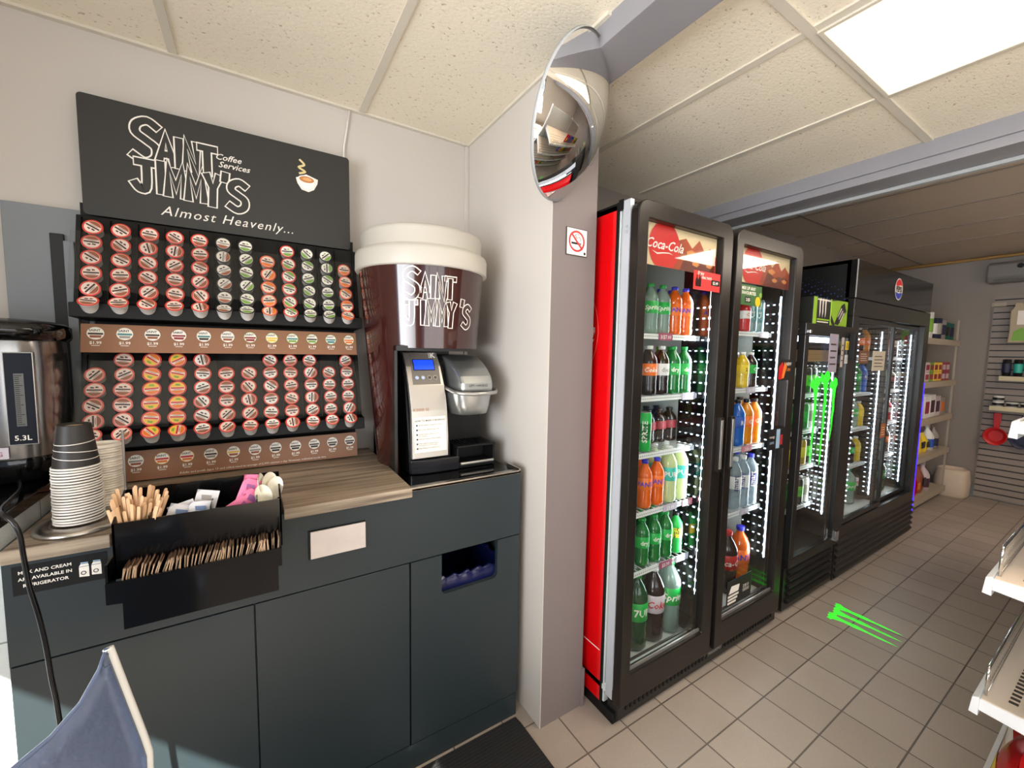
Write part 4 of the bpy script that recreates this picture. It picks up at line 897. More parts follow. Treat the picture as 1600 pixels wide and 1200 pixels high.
def drink(kd, x, y, z, label, group, rz=-.45, scale=1.0):
    can = 'can' in kd
    if kd not in BT: o = BT[kd] = bottle(kd)
    else: o = copy_tree(BT[kd])
    o.location = (x, y, z); o.rotation_euler = (0, 0, rz+rp.uniform(-.25, .25)); o.scale = (1, 1, scale)
    tag(o, label, 'can' if can else 'bottle', group); return o
# ================================================================ RED COOLER
FY = .99       # door face plane
t = root('drinks_cooler', (1.72, 1.4, 0), 'tall double-door red-sided drinks cooler with cola banners beside the grey pillar', 'cooler')
XA, XB, XM = 1.118, 2.315, 1.712; ZB, ZTOP = .115, 1.955
b = MB()
b.box(XA, XB, 1.72, 1.75, .05, ZTOP, INTW).box(XA, XB, 1.075, 1.75, 1.93, ZTOP, BLK).box(XA, XB, 1.06, 1.75, .105, .125, INTW).box(XB-.03, XB, 1.075, 1.75, .05, ZTOP, INTW).box(XM-.012, XM+.012, 1.20, 1.72, .12, 1.93, INTW).box(XM-.012, XM+.012, 1.08, 1.20, .12, 1.93, BLKG)
b.box(XA+.006, XA+.03, 1.075, 1.75, .05, ZTOP, INTW); b.build('body', t)
b = MB(); b.box(XA, XA+.006, 1.092, 1.75, .045, 1.948, RED); sp = b.build('side_panel', t, .001)
b = MB(); n = 60; cy, cz, rr = 1.40, 1.50, .235
rim_ = mat('red_relief', (244, 84, 76), .25)
pts = [Vector((XA-.0008, cy+rr*math.cos(2*PI*i/n), cz+rr*math.sin(2*PI*i/n))) for i in range(n)]+[Vector((XA-.0008, cy+(rr-.004)*math.cos(2*PI*i/n), cz+(rr-.004)*math.sin(2*PI*i/n))) for i in range(n)]
b.add(pts, [(i, (i+1) % n, (i+1) % n+n, i+n) for i in range(n)], rim_); b.build('disc_emblem', t)
b = MB(); text(b, 'Coca-Cola', .13, (XA-.0012, 1.475, 1.46), OFFW, u=(0, -1, 0), v=(0, 0, 1), shear=.4, offset=.01); b.build('side_lettering', t)
b = MB(); b.box(XA-.001, XA+.001, 1.10, 1.19, .250, .253, OFFW); b.build('warning_line', t)
MB().box(XA-.001, XA+.008, 1.082, 1.092, .04, 1.955, BLK).box(XA-.002, XB+.002, 1.06, 1.082, 1.925, 1.962, BLK).build('black_edge', t)
b = MB(); b.box(XA, XB, 1.02, 1.74, 0.0, .045, BLK).box(XA+.01, XB-.01, 1.005, 1.06, .02, .10, BLKM)
b.build('base', t, .003)
b = MB()
for lo, hi in ((XA+.05, 1.69), (1.81, XB-.04)):
    b = MB(); x = lo
    while x < hi: b.box(x, x+.010, 1.001, 1.0052, .052, .078, BLK); x += .0245
    b.build('vent_grille', t)
b = MB(); text(b, '\u25cb MAXXIMUM', .022, (1.75, 1.0035, .056), GREYP); b.build('maker_plate', t)
banner = None
def cbanner(x0, x1, z0, z1, y):
    b = MB(); quad(b, (x0, y, z0), x1-x0, z1-z0, mat('banner_cream', (216, 190, 150), .35, emit=.12), (1, 0, 0), (0, 0, 1))
    am = mat('banner_amber', (160, 62, 24), .35, emit=.08, noise=.5, nscale=22); dk_ = mat('banner_dark', (96, 26, 14), .35, emit=.15, noise=.5, nscale=30)
    w = x1-x0; h = z1-z0
    b.prism([(w*.35, 0), (w, 0), (w, h*.50), (w*.9, h*.72), (w*.83, h*.55), (w*.74, h*.85), (w*.64, h*.6), (w*.55, h*.82), (w*.42, h*.70), (w*.35, h*.80)], (x0, y-.0005, z0), (1, 0, 0), (0, 0, 1), (0, -.0003, 0), am)
    b.prism([(w*.48, 0), (w*.98, 0), (w*.98, h*.30), (w*.86, h*.42), (w*.7, h*.30), (w*.56, h*.45)], (x0, y-.0009, z0), (1, 0, 0), (0, 0, 1), (0, -.0003, 0), dk_)
    ice = mat('banner_ice', (206, 128, 66), .35, emit=.2)
    for (a, c_, s_) in ((.62, .42, .13), (.80, .38, .15), (.9, .2, .1), (.7, .18, .1)):
        b.prism([(0, 0), (s_*w*.6, -s_*h*.3), (s_*w, s_*h*.5), (s_*w*.45, s_*h*1.1), (-s_*w*.1, s_*h*.6)], (x0+w*a-.02, y-.0013, z0+h*c_), (1, 0, 0), (0, 0, 1), (0, -.0003, 0), ice if a != .8 else am)
    b.build('banner', t)
    b = MB(); cx = x0+w*.27; r_ = h*.60; vs = []
    for i in range(40):
        a = 2*PI*i/40; vs.append((cx+r_*math.cos(a)*.98, max(z0, min(z1, z0+h*.50+r_*math.sin(a)))))
    b.prism(vs, (0, y-.0018, 0), (1, 0, 0), (0, 0, 1), (0, -.0003, 0), mat('cola_red', (196, 28, 24), .35, emit=.12))
    text(b, 'Coca-Cola', .049, (cx, y-.0025, z0+h*.42), OFFW, shear=.45, offset=.012); sw = MB()
    pts = [(-.07, -.010), (-.04, -.016), (-.01, -.011), (.025, -.008), (.05, -.014), (.025, -.011), (-.01, -.015), (-.04, -.021)]
    b.prism(pts, (cx, y-.0023, z0+h*.42), (1, 0, 0), (0, 0, 1), (0, -.0002, 0), OFFW); b.build('logo_disc', t)
def cooler_door(x0, x1):
    z0, z1 = .085, 1.950; f = .058; fr = .05
    b = MB(); gx0, gx1, gz0, gz1 = x0+fr, x1-.068, .205, 1.888
    prof = [(x0, x1, z0, gz0), (x0, x1, gz1, z1), (x0, gx0, gz0, gz1), (gx1, x1, gz0, gz1)]
    # rounded outer frame as one prism ring
    n = 6; rr = .045
    def rrect(a, b_, c_, d_, r, rl=True):
        out = []
        for cx, cz, a0 in ((b_-r, c_+r, -90), (b_-r, d_-r, 0), (a+r, d_-r, 90), (a+r, c_+r, 180)):
            rad_ = r if cz > 1 else .004
            cx2 = (b_-rad_) if cx == b_-r else (a+rad_); cz2 = (c_+rad_) if cz < 1 else (d_-rad_)
            out += [(cx2+rad_*math.cos(rad(a0+90*i/n)), cz2+rad_*math.sin(rad(a0+90*i/n))) for i in range(n+1)]
        return out
    O_ = rrect(x0, x1, z0, z1, rr); I_ = rrect(gx0, gx1, gz0, gz1, .006)
    m = len(O_); yf, yb = FY, 1.028; vs = [(p[0], yf, p[1]) for p in O_]+[(p[0], yf, p[1]) for p in I_]+[(p[0], yb, p[1]) for p in O_]+[(p[0], yb, p[1]) for p in I_]
    fs = []
    for i in range(m):
        j = (i+1) % m; fs += [(i, j, j+m, i+m), (2*m+j, 2*m+i, 3*m+i, 3*m+j), (j, i, 2*m+i, 2*m+j), (i+m, j+m, 3*m+j, 3*m+i)]
    d = MB().add(vs, fs, DFRAME).build('door', t, .004)
    MB().box(x0-.002, x0+.016, 1.029, 1.062, z0+.01, z1+.005, mat('gasket_grey', (196, 200, 206), .35, metal=.3)).box(x0, x1, 1.029, 1.05, z0, z0+.05, BLK).box(x1-.03, x1, 1.029, 1.058, z0, z1, BLK).box(x0+.03, x1-.03, 1.029, 1.05, z1-.06, z1, BLK).build('door_seal', d)
    box('glass', d, gx0-.004, gx1+.004, 1.008, 1.014, gz0, gz1, GLASS)
    b = MB(); b.box(gx0, gx1, 1.004, 1.010, gz0, gz0+.012, SILVER).box(gx0, gx1, 1.018, 1.026, gz0+.02, gz0+.026, BLKM); b.build('inner_trim', d)
    return d, gx0, gx1, gz0, gz1
d1, a0, a1, c0, c1 = cooler_door(XA+.002, 1.690); cbanner(a0, a1-.005, c1-.148, c1, 1.0175)
d2, e0, e1, _, _ = cooler_door(1.722, XB-.012); cbanner(e0, e1-.005, c1-.148, c1, 1.0175)
for x, dd in ((1.655, d1), (1.738, d2)):
    MB().box(x-.013, x+.013, FY-.018, FY-.0005, .925, 1.155, DFRAME).box(x-.008, x+.008, FY-.020, FY-.018, .935, 1.145, SILVER).build('handle', dd, .004)
b = MB()
for x in (1.130, 1.742):
    pass
for x in (1.126, 1.728):
    for z in (1.862, 1.845): b.cyl((x, 1.04, z), (x-.012, 1.04, z), .006, GREYP)
b.build('hinge_screw', t)
# interior LED bars on glossy mullions
def leds(parent, x, y, z0, z1, cols=3, dx=-1, dens=.047, yy=.03, lm=None):
    b = MB(); b.box(x-.004, x+.004, y-.0028, y+.0028, z0, z1, mat('led_bar', (225, 238, 255), .5, emit=4.5)); n = int((z1-z0)/dens)
    b.build('led_bar', parent)
    q = MB()
    for i in range(n):
        z = z0+dens*(i+.5); q.box(x-.008, x-.003, y-.006, y+.004, z-.005, z+.005, LEDM)
    q.build('led_lamp', parent)
    for c in range(1, cols):  # glowing dots modelled in place of the lamps' repeated reflections in the glass
        q = MB(); sz = (.0046 if cols < 7 else .0052)-.0006*c
        for i in range(n):
            z = z0+dens*(i+.5); q.box(x-.003, x+.001, y+yy*c-.6*sz*2.2, y+yy*c+.6*sz*2.2, z-sz*.8, z+sz*.8, LED_REFL)
        q.build('led_reflection_dots', parent)
MB().box(1.672, 1.700, 1.052, 1.20, .13, 1.92, BLKG).box(2.285, XB-.03, 1.064, 1.20, .13, 1.92, BLKG).build('mullion', t)
leds(t, 1.668, 1.060, .330, 1.690, 5); leds(t, 2.281, 1.070, .340, 1.720, 5)
for x in (1.655, 2.27):
    light('cooler_light', 'AREA', (x-.02, 1.10, 1.02), 3.0, (.90, .96, 1.0), .05, 1.35, (-1, .55, 0))
shelf_m = mat('shelf_white', (224, 226, 224), .4)
def wire_shelf(x0, x1, z, y0=1.105, y1=1.70):
    b = MB(); b.box(x0, x1, y0, y0+.006, z-.022, z-.001, shelf_m)
    n = int((x1-x0)/.03)
    for i in range(n+1): b.box(x0+(x1-x0)*i/n-.0015, x0+(x1-x0)*i/n+.0015, y0, y1, z-.004, z-.001, shelf_m)
    b.box(x0, x1, y1-.004, y1, z-.006, z-.001, shelf_m).box(x0, x1, 1.4, 1.404, z-.008, z-.004, shelf_m); b.build('shelf', t)
    b = MB()
    for i in range(int((x1-x0)/.012)): b.box(x0+.004+.012*i, x0+.008+.012*i, y0-.0008, y0, z-.013, z-.009, mat('slot_dark', (80, 84, 84), .5))
    b.build('shelf_slots', t)
PTAG = mat('tag_pink', (206, 120, 132), .45); PTW = mat('tag_lilac', (186, 176, 192), .45); PTP = mat('tag_magenta', (150, 60, 92), .45)
def ptag(parent, x, y, z, w, h, m, s_, tc=OFFW):
    b = MB(); b.box(x, x+w, y-.003, y-.001, z, z+h, m); text(b, s_, h*.75, (x+w/2, y-.0036, z+h*.2), tc, offset=.01, res=1); b.build('price_tag', parent)
L1 = [1.500, 1.247, 1.012, .765, .510, .127]; L2 = [1.535, 1.255, .957, .625, .160]
for z in L1[:-1]: wire_shelf(XA+.034, 1.668, z)
for z in L2[:-1]: wire_shelf(XM+.016, 2.280, z)
for (x, z, m, s_, w) in ((1.39, 1.500, PTP, '3/$7.00', .085), (1.56, 1.247, PTW, '$3.49', .09), (1.47, .765, PTW, '$3.49', .09), (1.60, .765, PTAG, '2/$5', .07), (1.46, .510, PTP, '$3.99', .085), (1.575, .510, PTW, '$4.49', .085)): ptag(t, x, 1.104, z-.026, w, .030, m, s_)
for (x, z, m, s_, w) in ((2.16, 1.535, PTW, '$3.49', .08), (2.07, 1.255, PTW, '$4.29', .08), (2.06, .957, PTAG, '2/$6', .09), (2.08, .625, PTW, '$2.99', .08)): ptag(t, x, 1.104, z-.026, w, .030, m, s_)
# promo stickers on the glass
def sticker(x0, x1, z0, z1, y, m, parts, label, name='promo_sticker'):
    o = root(name, ((x0+x1)/2, y, z0), label, 'sticker'); MB().box(x0, x1, y-.0012, y, z0, z1, m).build('card', o); b = MB(); parts(b, y-.0018); b.build('print', o); return o
def pr1(b, y):
    text(b, 'Enjoy', .018, (1.475, y, 1.728), OFFW, offset=.01, shear=.2); text(b, 'REAL TASTE', .012, (1.515, y, 1.714), OFFW, offset=.015)
    b.box(1.545, 1.602, y, y+.0004, 1.693, 1.715, BLK); text(b, '$2.49', .016, (1.573, y-.0004, 1.698), OFFW, offset=.01)
    for x, h in ((1.452, .045), (1.470, .052)): b.prism([(-.008, 0), (.008, 0), (.009, h*.5), (.003, h*.75), (.003, h), (-.003, h), (-.003, h*.75), (-.009, h*.5)], (x, y, 1.682), (1, 0, 0), (0, 0, 1), (0, -.0003, 0), COLA)
sticker(1.432, 1.606, 1.670, 1.742, .9885, REDL, pr1, 'red cola price sticker on the upper right of the left cooler door')
def pr2(b, y):
    text(b, 'MIX UP ANY', .020, (1.855, y, 1.706), OFFW, offset=.015); text(b, 'FAVOURITES', .020, (1.858, y, 1.686), OFFW, offset=.015); b.box(1.83, 1.875, y, y+.0004, 1.652, 1.676, BLK); text(b, '2/$5', .020, (1.853, y-.0004, 1.657), OFFW, offset=.01)
    disc(b, (1.935, y, 1.66), .022, YELL); disc(b, (1.955, y, 1.69), .012, GRN)
sticker(1.795, 1.965, 1.640, 1.728, 1.0065, mat('sticker_green', (44, 92, 40), .4), pr2, 'dark green offer sticker below the banner of the right cooler door')
def pr3(b, y):
    b.prism([(0, 0), (.03, .0), (.05, .05), (.03, .085), (.0, .06)], (2.13, y, 1.305), (1, 0, 0), (0, 0, 1), (0, -.0003, 0), REDL); b.prism([(0, 0), (.02, .0), (.045, .06), (.02, .08)], (2.160, y-.0004, 1.31), (1, 0, 0), (0, 0, 1), (0, -.0003, 0), ORG)
    text(b, 'NEW', .022, (2.222, y, 1.372), OFFW, offset=.01); text(b, '2/$4', .020, (2.222, y, 1.345), ORG, offset=.01)
sticker(2.125, 2.262, 1.300, 1.400, FY-.001, LK, pr3, 'black and red flavour sticker on the right cooler door')
def pr4(b, y):
    b.box(2.150, 2.185, y, y+.0004, .965, 1.06, mat('pale_blue', (150, 180, 205), .5)); b.box(2.19, 2.212, y, y+.0004, .98, 1.03, REDD); text(b, 'energy', .018, (2.11, y, 1.02), OFFW); text(b, 'SAVE', .018, (2.11, y, .99), mat('pale_blue', (150, 180, 205)))
sticker(2.075, 2.235, .960, 1.065, FY-.001, LK, pr4, 'black sticker with pale blue strip below the flavour sticker')
def pr5(b, y):
    b.prism([(0, 0), (.08, 0), (.09, .03), (.02, .035)], (1.845, y, .30), (1, 0, 0), (0, 0, 1), (0, -.0003, 0), OFFW)
    for i in range(3): b.box(1.84, 1.93-.01*i, y, y+.0003, .282-.016*i, .292-.016*i, OFFW)
    b.box(1.965, 2.02, y, y+.0003, .28, .295, GRY); text(b, '2/$10', .022, (1.99, y, .30), OFFW)
sticker(1.83, 2.04, .240, .365, 1.0065, LK, pr5, 'black price sticker at the bottom of the right cooler door glass')

def row(kinds, x0, dx, y, z, where, group, depth=1, dy=.075):
    for i, k in enumerate(kinds):
        if k is None: continue
        for d in range(depth):
            if d and BK[k][4]*2 > dy: continue
            pos = ORD[i]+' from left'+('' if d == 0 else ', back row')
            drink(k, x0+dx*i, y+dy*d, z, '%s, %s, %s' % (BK[k][8], where, pos), group)
TL = 'behind left cooler door'; TR = 'behind right cooler door'
row(['lemon_lime', 'lemon_lime', 'orange', 'orange'], 1.378, .0765, 1.143, L1[0], 'top shelf '+TL, 'bottles on the top shelf behind the left cooler door', 2)
row(['juice'], 1.63, .08, 1.33, L1[0], 'back of top shelf '+TL, 'bottles on the top shelf behind the left cooler door')
row(['cola_orange', 'cola_silver', 'ginger', 'ginger'], 1.388, .0765, 1.143, L1[1], 'second shelf '+TL, 'bottles on the second shelf behind the left cooler door', 2)
row(['green_can'], 1.372, .07, 1.143, L1[2], 'third shelf '+TL, 'drinks on the third shelf behind the left cooler door')
row(['dark_tea']*5, 1.44, .074, 1.24, L1[2], 'third shelf '+TL, 'dark bottles on the third shelf behind the left cooler door', 2)
row(['orange', 'orange', 'lemonade', 'lemonade'], 1.392, .079, 1.146, L1[3], 'fourth shelf '+TL, 'bottles on the fourth shelf behind the left cooler door', 2, .08)
row(['ginger', 'ginger', 'ginger', 'iced_tea'], 1.392, .0775, 1.146, L1[4], 'fifth shelf '+TL, 'bottles on the fifth shelf behind the left cooler door', 2)
drink('red_drink', 1.64, 1.40, L1[4], 'small red-labelled bottle at the back right of the fifth cooler shelf', 'bottles on the fifth shelf behind the left cooler door')
for i, (k, x) in enumerate((('big_green', 1.395), ('big_diet', 1.508), ('big_clear', 1.622))):
    drink(k, x, 1.165, L1[5], '%s on the cooler floor, left door, %s from left' % (BK[k][8], ORD[i]), 'large bottles on the cooler floor, left door')
drink('big_clear', 1.60, 1.285, L1[5], 'large clear soda bottle at the right in the second row, cooler floor', 'large bottles on the cooler floor, left door')
drink('big_clear', 1.49, 1.285, L1[5], 'large clear soda bottle behind the pale-labelled cola bottle', 'large bottles on the cooler floor, left door')
row(['red_drink', 'teal_can', 'teal_can'], 2.075, .068, 1.143, L2[0], 'top shelf '+TR, 'drinks on the top shelf behind the right cooler door', 2)
row(['yellow_bottle', 'choc_bottle'], 2.088, .08, 1.143, L2[1], 'second shelf '+TR, 'bottles on the second shelf behind the right cooler door', 2)
row(['blue_sport', 'amber_sport', 'amber_sport'], 2.080, .080, 1.146, L2[2], 'third shelf '+TR, 'sports drinks on the third shelf behind the right cooler door', 2, .08)
row(['water', 'water', 'water_blue'], 2.085, .078, 1.146, L2[3], 'fourth shelf '+TR, 'water bottles on the fourth shelf behind the right cooler door', 2, .08)
for i, (k, x) in enumerate((('big_cola', 2.105), ('big_cola', 2.160), ('big_orange', 2.225))):
    drink(k, x, 1.17+(.125 if i == 1 else 0), .160, '%s on the cooler floor, right door, %s from left' % (BK[k][8], ORD[i]), 'large bottles on the cooler floor, right door')
box('bottle_deck', t, XM+.02, 2.28, 1.09, 1.70, .127, .159, INTW)
# ================================================================ ENERGY DRINK COOLER
t = root('energy_cooler', (2.75, 1.35, 0), 'narrow black glass-door cooler with a green claw logo', 'cooler')
MX0, MX1, MZ = 2.405, 3.025, 1.595
b = MB(); b.box(MX0, MX1, 1.62, 1.66, .02, MZ, INTW).box(MX0, MX0+.03, 1.06, 1.62, .02, MZ, BLKM).box(MX1-.03, MX1, 1.06, 1.62, .02, MZ, BLKM).box(MX0, MX1, 1.05, 1.66, MZ-.03, MZ, BLKM).box(MX0, MX1, 1.06, 1.62, .02, .29, BLKM)
b.build('body', t)
b = MB(); b.box(MX0, MX1, 1.02, 1.06, .02, .262, BLKM)
for i in range(5): b.prism([(1.02, 0), (1.004, .012), (1.004, .022), (1.02, .030)], (MX0+.04, 0, .05+.04*i), (0, 1, 0), (0, 0, 1), (MX1-MX0-.08, 0, 0), BLK)
b.build('base_grille', t)
def blk_door(t, x0, x1, z0, z1, fl, fr, ft, fb, y=1.0, dep=.035, name='door'):
    b = MB(); b.box(x0, x1, y, y+dep, z0, z0+fb, BLKM).box(x0, x1, y, y+dep, z1-ft, z1, BLKM).box(x0, x0+fl, y, y+dep, z0+fb, z1-ft, BLKM).box(x1-fr, x1, y, y+dep, z0+fb, z1-ft, BLKM)
    d = b.build(name, t, .003); box('glass', d, x0+fl, x1-fr, y+.012, y+.018, z0+fb, z1-ft, GLASS); return d
d = blk_door(t, MX0+.004, MX1-.004, .268, MZ-.003, .045, .085, .062, .055)
MB().box(2.96, 2.99, .985, 1.0, .30, .36, CHROME).build('hinge', d); 
MB().box(2.955, 2.985, .972, 1.0, 1.40, 1.56, BLK).build('handle', d, .002); MB().box(2.44, 2.46, .992, 1.0, 1.54, 1.556, CHROME).build('lock', d, .002)
b = MB(); b.box(2.45, 2.93, 1.09, 1.10, 1.500, 1.53, LEDM); b.build('light_bar', t)
b = MB(); b.box(2.45, 2.93, 1.06, 1.10, 1.39, 1.455, mat('shelf_wood_tan', (170, 128, 74), .5)); b.build('tan_header', t)
b = MB(); b.box(2.908, 2.94, 1.04, 1.30, .40, 1.47, BLKG); b.build('mullion', t)
leds(t, 2.902, 1.05, .46, 1.40, 8, dens=.034, yy=.022)
light('cooler_light', 'AREA', (2.86, 1.10, .95), 2.0, (.85, 1.0, .95), .05, .9, (-1, .5, 0))
for z in (1.20, .985, .77, .53): wire_shelf(MX0+.034, 2.90, z, 1.10, 1.58)
for z, kk, nm in ((1.20, ['can_white', 'can_white', 'can_dark', 'can_dark', 'can_dark'], 'top'), (.985, ['can_green', 'can_green', 'can_dark', 'can_green', 'can_white'], 'second'), (.77, ['can_gold', 'can_gold', 'can_green', 'can_gold', 'can_dark'], 'third'), (.53, ['can_dark', 'can_green', 'can_dark', 'can_dark', 'can_white'], 'lowest')):
    row(kk, 2.555, .072, 1.135, z, '%s shelf of the narrow cooler' % nm, 'cans on the %s shelf of the energy cooler' % nm)
# green claw logo on the glass
def claw(b, o, u, v, sc, m, e):
    for k, (dx, top, bot, s_) in enumerate(((0, .95, .02, 1), (.34, 1.0, .0, 1.1), (.68, .93, .25, .9))):
        p = [(-.16, top-.10), (-.10, top-.02), (-.02, top-.05), (.06, top), (.16, top-.02), (.20, top-.08), (.14, top-.11), (.11, top-.25), (.125, top-.34), (.09, top-.45), (.10, top-.55), (.065, bot+.22), (.075, bot+.12), (.035, bot+.03), (.025, bot), (.01, bot+.06), (.03, bot+.16), (.01, bot+.26), (.035, top-.52), (.015, top-.42), (.035, top-.32), (.01, top-.2), (-.03, top-.13)]
        b.prism([(dx+x*s_, y) for x, y in p], Vector(o)+Vector(e)*k*1.5, Vector(u)*sc, Vector(v)*sc*1.15, Vector(e), m)
b = MB(); claw(b, (2.545, .998, .80), (.80, 0, 0), (0, 0, 1.12), .42, NEON, (0, -.0005, 0)); o = b.build('claw_logo', t)
# stickers / notes on this cooler
def paper(x0, x1, z0, z1, y, m, label, extra=None):
    o = root('notice', ((x0+x1)/2, y, z0), label, 'notice', None); MB().box(x0, x1, y-.001, y, z0, z1, m).build('sheet', o)
    b = MB()
    for i in range(4): b.box(x0+(x1-x0)*.15, x1-(x1-x0)*(.15+.1*(i % 2)), y-.0016, y-.0011, z0+(z1-z0)*(.2+.17*i), z0+(z1-z0)*(.24+.17*i), extra or DK)
    b.build('print', o)
paper(2.69, 2.80, 1.33, 1.545, .9985, mat('lilac_paper', (168, 160, 178), .5), 'lilac-grey leaflet taped to the upper right of the narrow cooler door')
paper(2.850, 2.880, 1.36, 1.53, .9985, mat('pinkish_tag', (196, 178, 166), .5), 'narrow upright tag beside the leaflet on the narrow cooler door')
paper(2.905, 2.950, 1.46, 1.51, .9985, LY, 'small yellow price note at the upper right of the narrow cooler frame', BLK)
paper(2.905, 2.945, 1.38, 1.43, .9985, LW, 'small white note under the yellow one on the narrow cooler frame', BLK)
# energy drink boxes on top
LIME = mat('box_lime', (150, 196, 40), .45)
for x0, x1, nm, kind in ((2.545, 2.755, 'black energy drink carton with three claws on the narrow cooler', 0), (2.765, 2.985, 'lime green energy drink carton with tilted can picture', 1)):
    z0 = MZ+.001; z1 = z0+.145; y0 = 1.03; o = root('drink_carton', ((x0+x1)/2, 1.12, z0), nm, 'carton', 'energy drink cartons on the narrow cooler')
    MB().box(x0, x1, y0, y0+.16, z0, z1, LIME if kind else mat('box_black', (20, 22, 18), .45)).build('box', o, .002); b = MB(); y = y0-.0006
    if kind:
        b.prism([(.05, .01), (.10, .005), (.20, .09), (.17, .135), (.13, .12)], (x0, y, z0), (1, 0, 0), (0, 0, 1), (0, -.0003, 0), LK)
        for i in range(3): b.prism([(0, 0), (.007, 0), (.052, .050), (.045, .054)], (x0+.085+.018*i, y-.0005, z0+.038-.012*i+.012), (1, 0, 0), (0, 0, 1), (0, -.0003, 0), OFFW)
        b.prism([(.0, .135), (.0, .145), (.10, .145)], (x0, y-.0005, z0), (1, 0, 0), (0, 0, 1), (0, -.0003, 0), LK); b.prism([(0, .02), (.03, .0), (.06, .0), (0, .06)], (x0, y, z0), (1, 0, 0), (0, 0, 1), (0, -.0003, 0), LK)
    else:
        b.box(x0, x0+.04, y, y+.0004, z0, z1, LIME)
        for i in range(3): b.prism([(-.008, .10), (.010, .105), (.008, .06), (.010, .03), (.0, .0), (-.002, .035), (-.005, .07)], (x0+.075+.034*i, y, z0+.036), (1, 0, 0), (0, 0, 1), (0, -.0003, 0), OFFW)
        b.box(x0+.05, x1-.008, y, y+.0004, z0+.022, z0+.030, LIME); b.box(x0+.05, x1-.02, y, y+.0004, z0+.010, z0+.016, OFFW); b.box(x0+.045, x1-.005, y, y+.0004, z1-.016, z1-.008, OFFW)
    b.build('print', o)
# ================================================================ DOUBLE SLIDING COOLER
t = root('sliding_door_cooler', (3.77, 1.4, 0), 'wide black sliding-door drinks cooler with a round cola logo on its header', 'cooler')
PX0, PX1, PZ = 3.045, 4.515, 2.0; py = 1.02
b = MB(); b.box(PX0, PX1, 1.74, 1.78, 0.02, PZ, INTW).box(PX0, PX0+.03, py+.03, 1.74, .02, PZ, BLK).box(PX1-.03, PX1, py+.03, 1.74, .02, PZ, BLK).box(PX0, PX1, py+.03, 1.78, PZ-.02, PZ, BLK).box(PX0+.03, PX1-.03, py+.05, 1.74, .05, .36, INTW)
b.build('body', t)
b = MB(); b.box(PX0, PX1, py, py+.05, 1.775, PZ, mat('header_black', (26, 25, 25), .12)); b.box(PX0, PX0+.012, py-.003, py, 1.775, PZ, GREYP); b.build('header', t, .003)
b = MB(); b.box(PX0, PX1, py-.002, py+.05, 1.665, 1.770, BLKM).box(PX0, PX0+.075, py-.002, py+.05, .35, 1.665, BLKM).box(PX1-.105, PX1, py-.002, py+.05, .35, 1.665, BLKM).box(PX0, PX1, py-.002, py+.05, .285, .35, BLKM); b.build('front_frame', t, .003)
b = MB(); b.box(PX0, PX1, py, py+.05, .01, .285, BLKM)
for i in range(6): b.prism([(py, 0), (py-.014, .014), (py-.014, .024), (py, .034)], (PX0+.01, 0, .02+.042*i), (0, 1, 0), (0, 0, 1), (PX1-PX0-.02, 0, 0), BLKM)
b.build('base_grille', t)
b = MB(); cx, cz, rx = 3.765, 1.888, .074; y = py-.0012
disc(b, (cx, y, cz), rx, OFFW, n=40, sy=1.0)
seg = lambda a0, a1, r_: [(r_*math.cos(rad(a0+(a1-a0)*i/14)), r_*math.sin(rad(a0+(a1-a0)*i/14))) for i in range(15)]
b.prism(seg(22, 158, .067)+[(-.03, .018), (.0, .026), (.03, .030)], (cx, y-.0005, cz), (1, 0, 0), (0, 0, 1), (0, -.0003, 0), mat('logo_red', (200, 20, 30), .3, emit=.3))
b.prism(seg(198, 342, .067)+[(.03, -.022), (.0, -.030), (-.03, -.026)], (cx, y-.0005, cz), (1, 0, 0), (0, 0, 1), (0, -.0003, 0), mat('logo_blue', (24, 50, 160), .3, emit=.3))
text(b, 'PEPSI', .050, (cx, y-.001, cz-.017), BLK, offset=.03); b.build('logo', t)
# dotted graphic on the left side
b = MB(); dm = mat('dot_blue', (44, 62, 132), .4)
for i in range(20):
    for j in range(6):
        y = 1.07+i*.036+(j % 2)*.018; z = 1.735+.17*math.sin(min(1, (i+.5)/13)*PI/2)+j*.021-.02
        r_ = max(.0012, .0062-.0008*j-.00012*i)
        if z < PZ-.03: disc(b, (PX0-.0005, y, z), r_, dm, u=(0, -1, 0), n=8)
for i in range(12):
    for j in range(6):
        r_ = max(.001, .0058-.0007*j-.0002*i)
        disc(b, (PX0-.0005, 1.10+i*.034+(j % 2)*.017, 1.615+j*.022), r_, dm, u=(0, -1, 0), n=8)
b.build('side_graphic', t)
for x0, x1, y in ((3.12, 3.79, 1.022), (3.74, 4.41, 1.050)):
    d = blk_door(t, x0, x1, .355, 1.66, .035, .035, .03, .03, y=y, dep=.018, name='sliding_door')
    b = MB(); b.box(x0+.004, x0+.02, y-.004, y, .9, 1.1, BLK); b.build('handle', d)
b = MB(); b.box(3.13, 3.145, 1.075, 1.3, .38, 1.64, BLKG).box(4.38, 4.40, 1.075, 1.40, .38, 1.64, BLKG).box(3.765, 3.785, 1.08, 1.35, .38, 1.64, BLKG); b.build('mullion', t)
leds(t, 4.375, 1.085, .42, 1.60, 7, dens=.036, yy=.030); leds(t, 3.76, 1.085, .42, 1.60, 2, dens=.036, yy=.03)
b = MB()
for i in range(32): b.box(3.331, 3.339, 1.075, 1.082, .45+.036*i, .457+.036*i, LEDM)
b.box(3.333, 3.337, 1.083, 1.10, .42, 1.60, mat('led_bar', (225, 238, 255))); b.build('led_strip', t)
light('cooler_light', 'AREA', (4.33, 1.12, 1.0), 2.4, (.90, .96, 1.0), .05, 1.1, (-1, .5, 0)); light('cooler_light', 'AREA', (3.36, 1.12, 1.0), 1.6, (.90, .96, 1.0), .05, 1.1, (1, .6, 0))
for z in (1.42, 1.17, .92, .66): wire_shelf(3.08, 4.36, z, 1.12, 1.70)
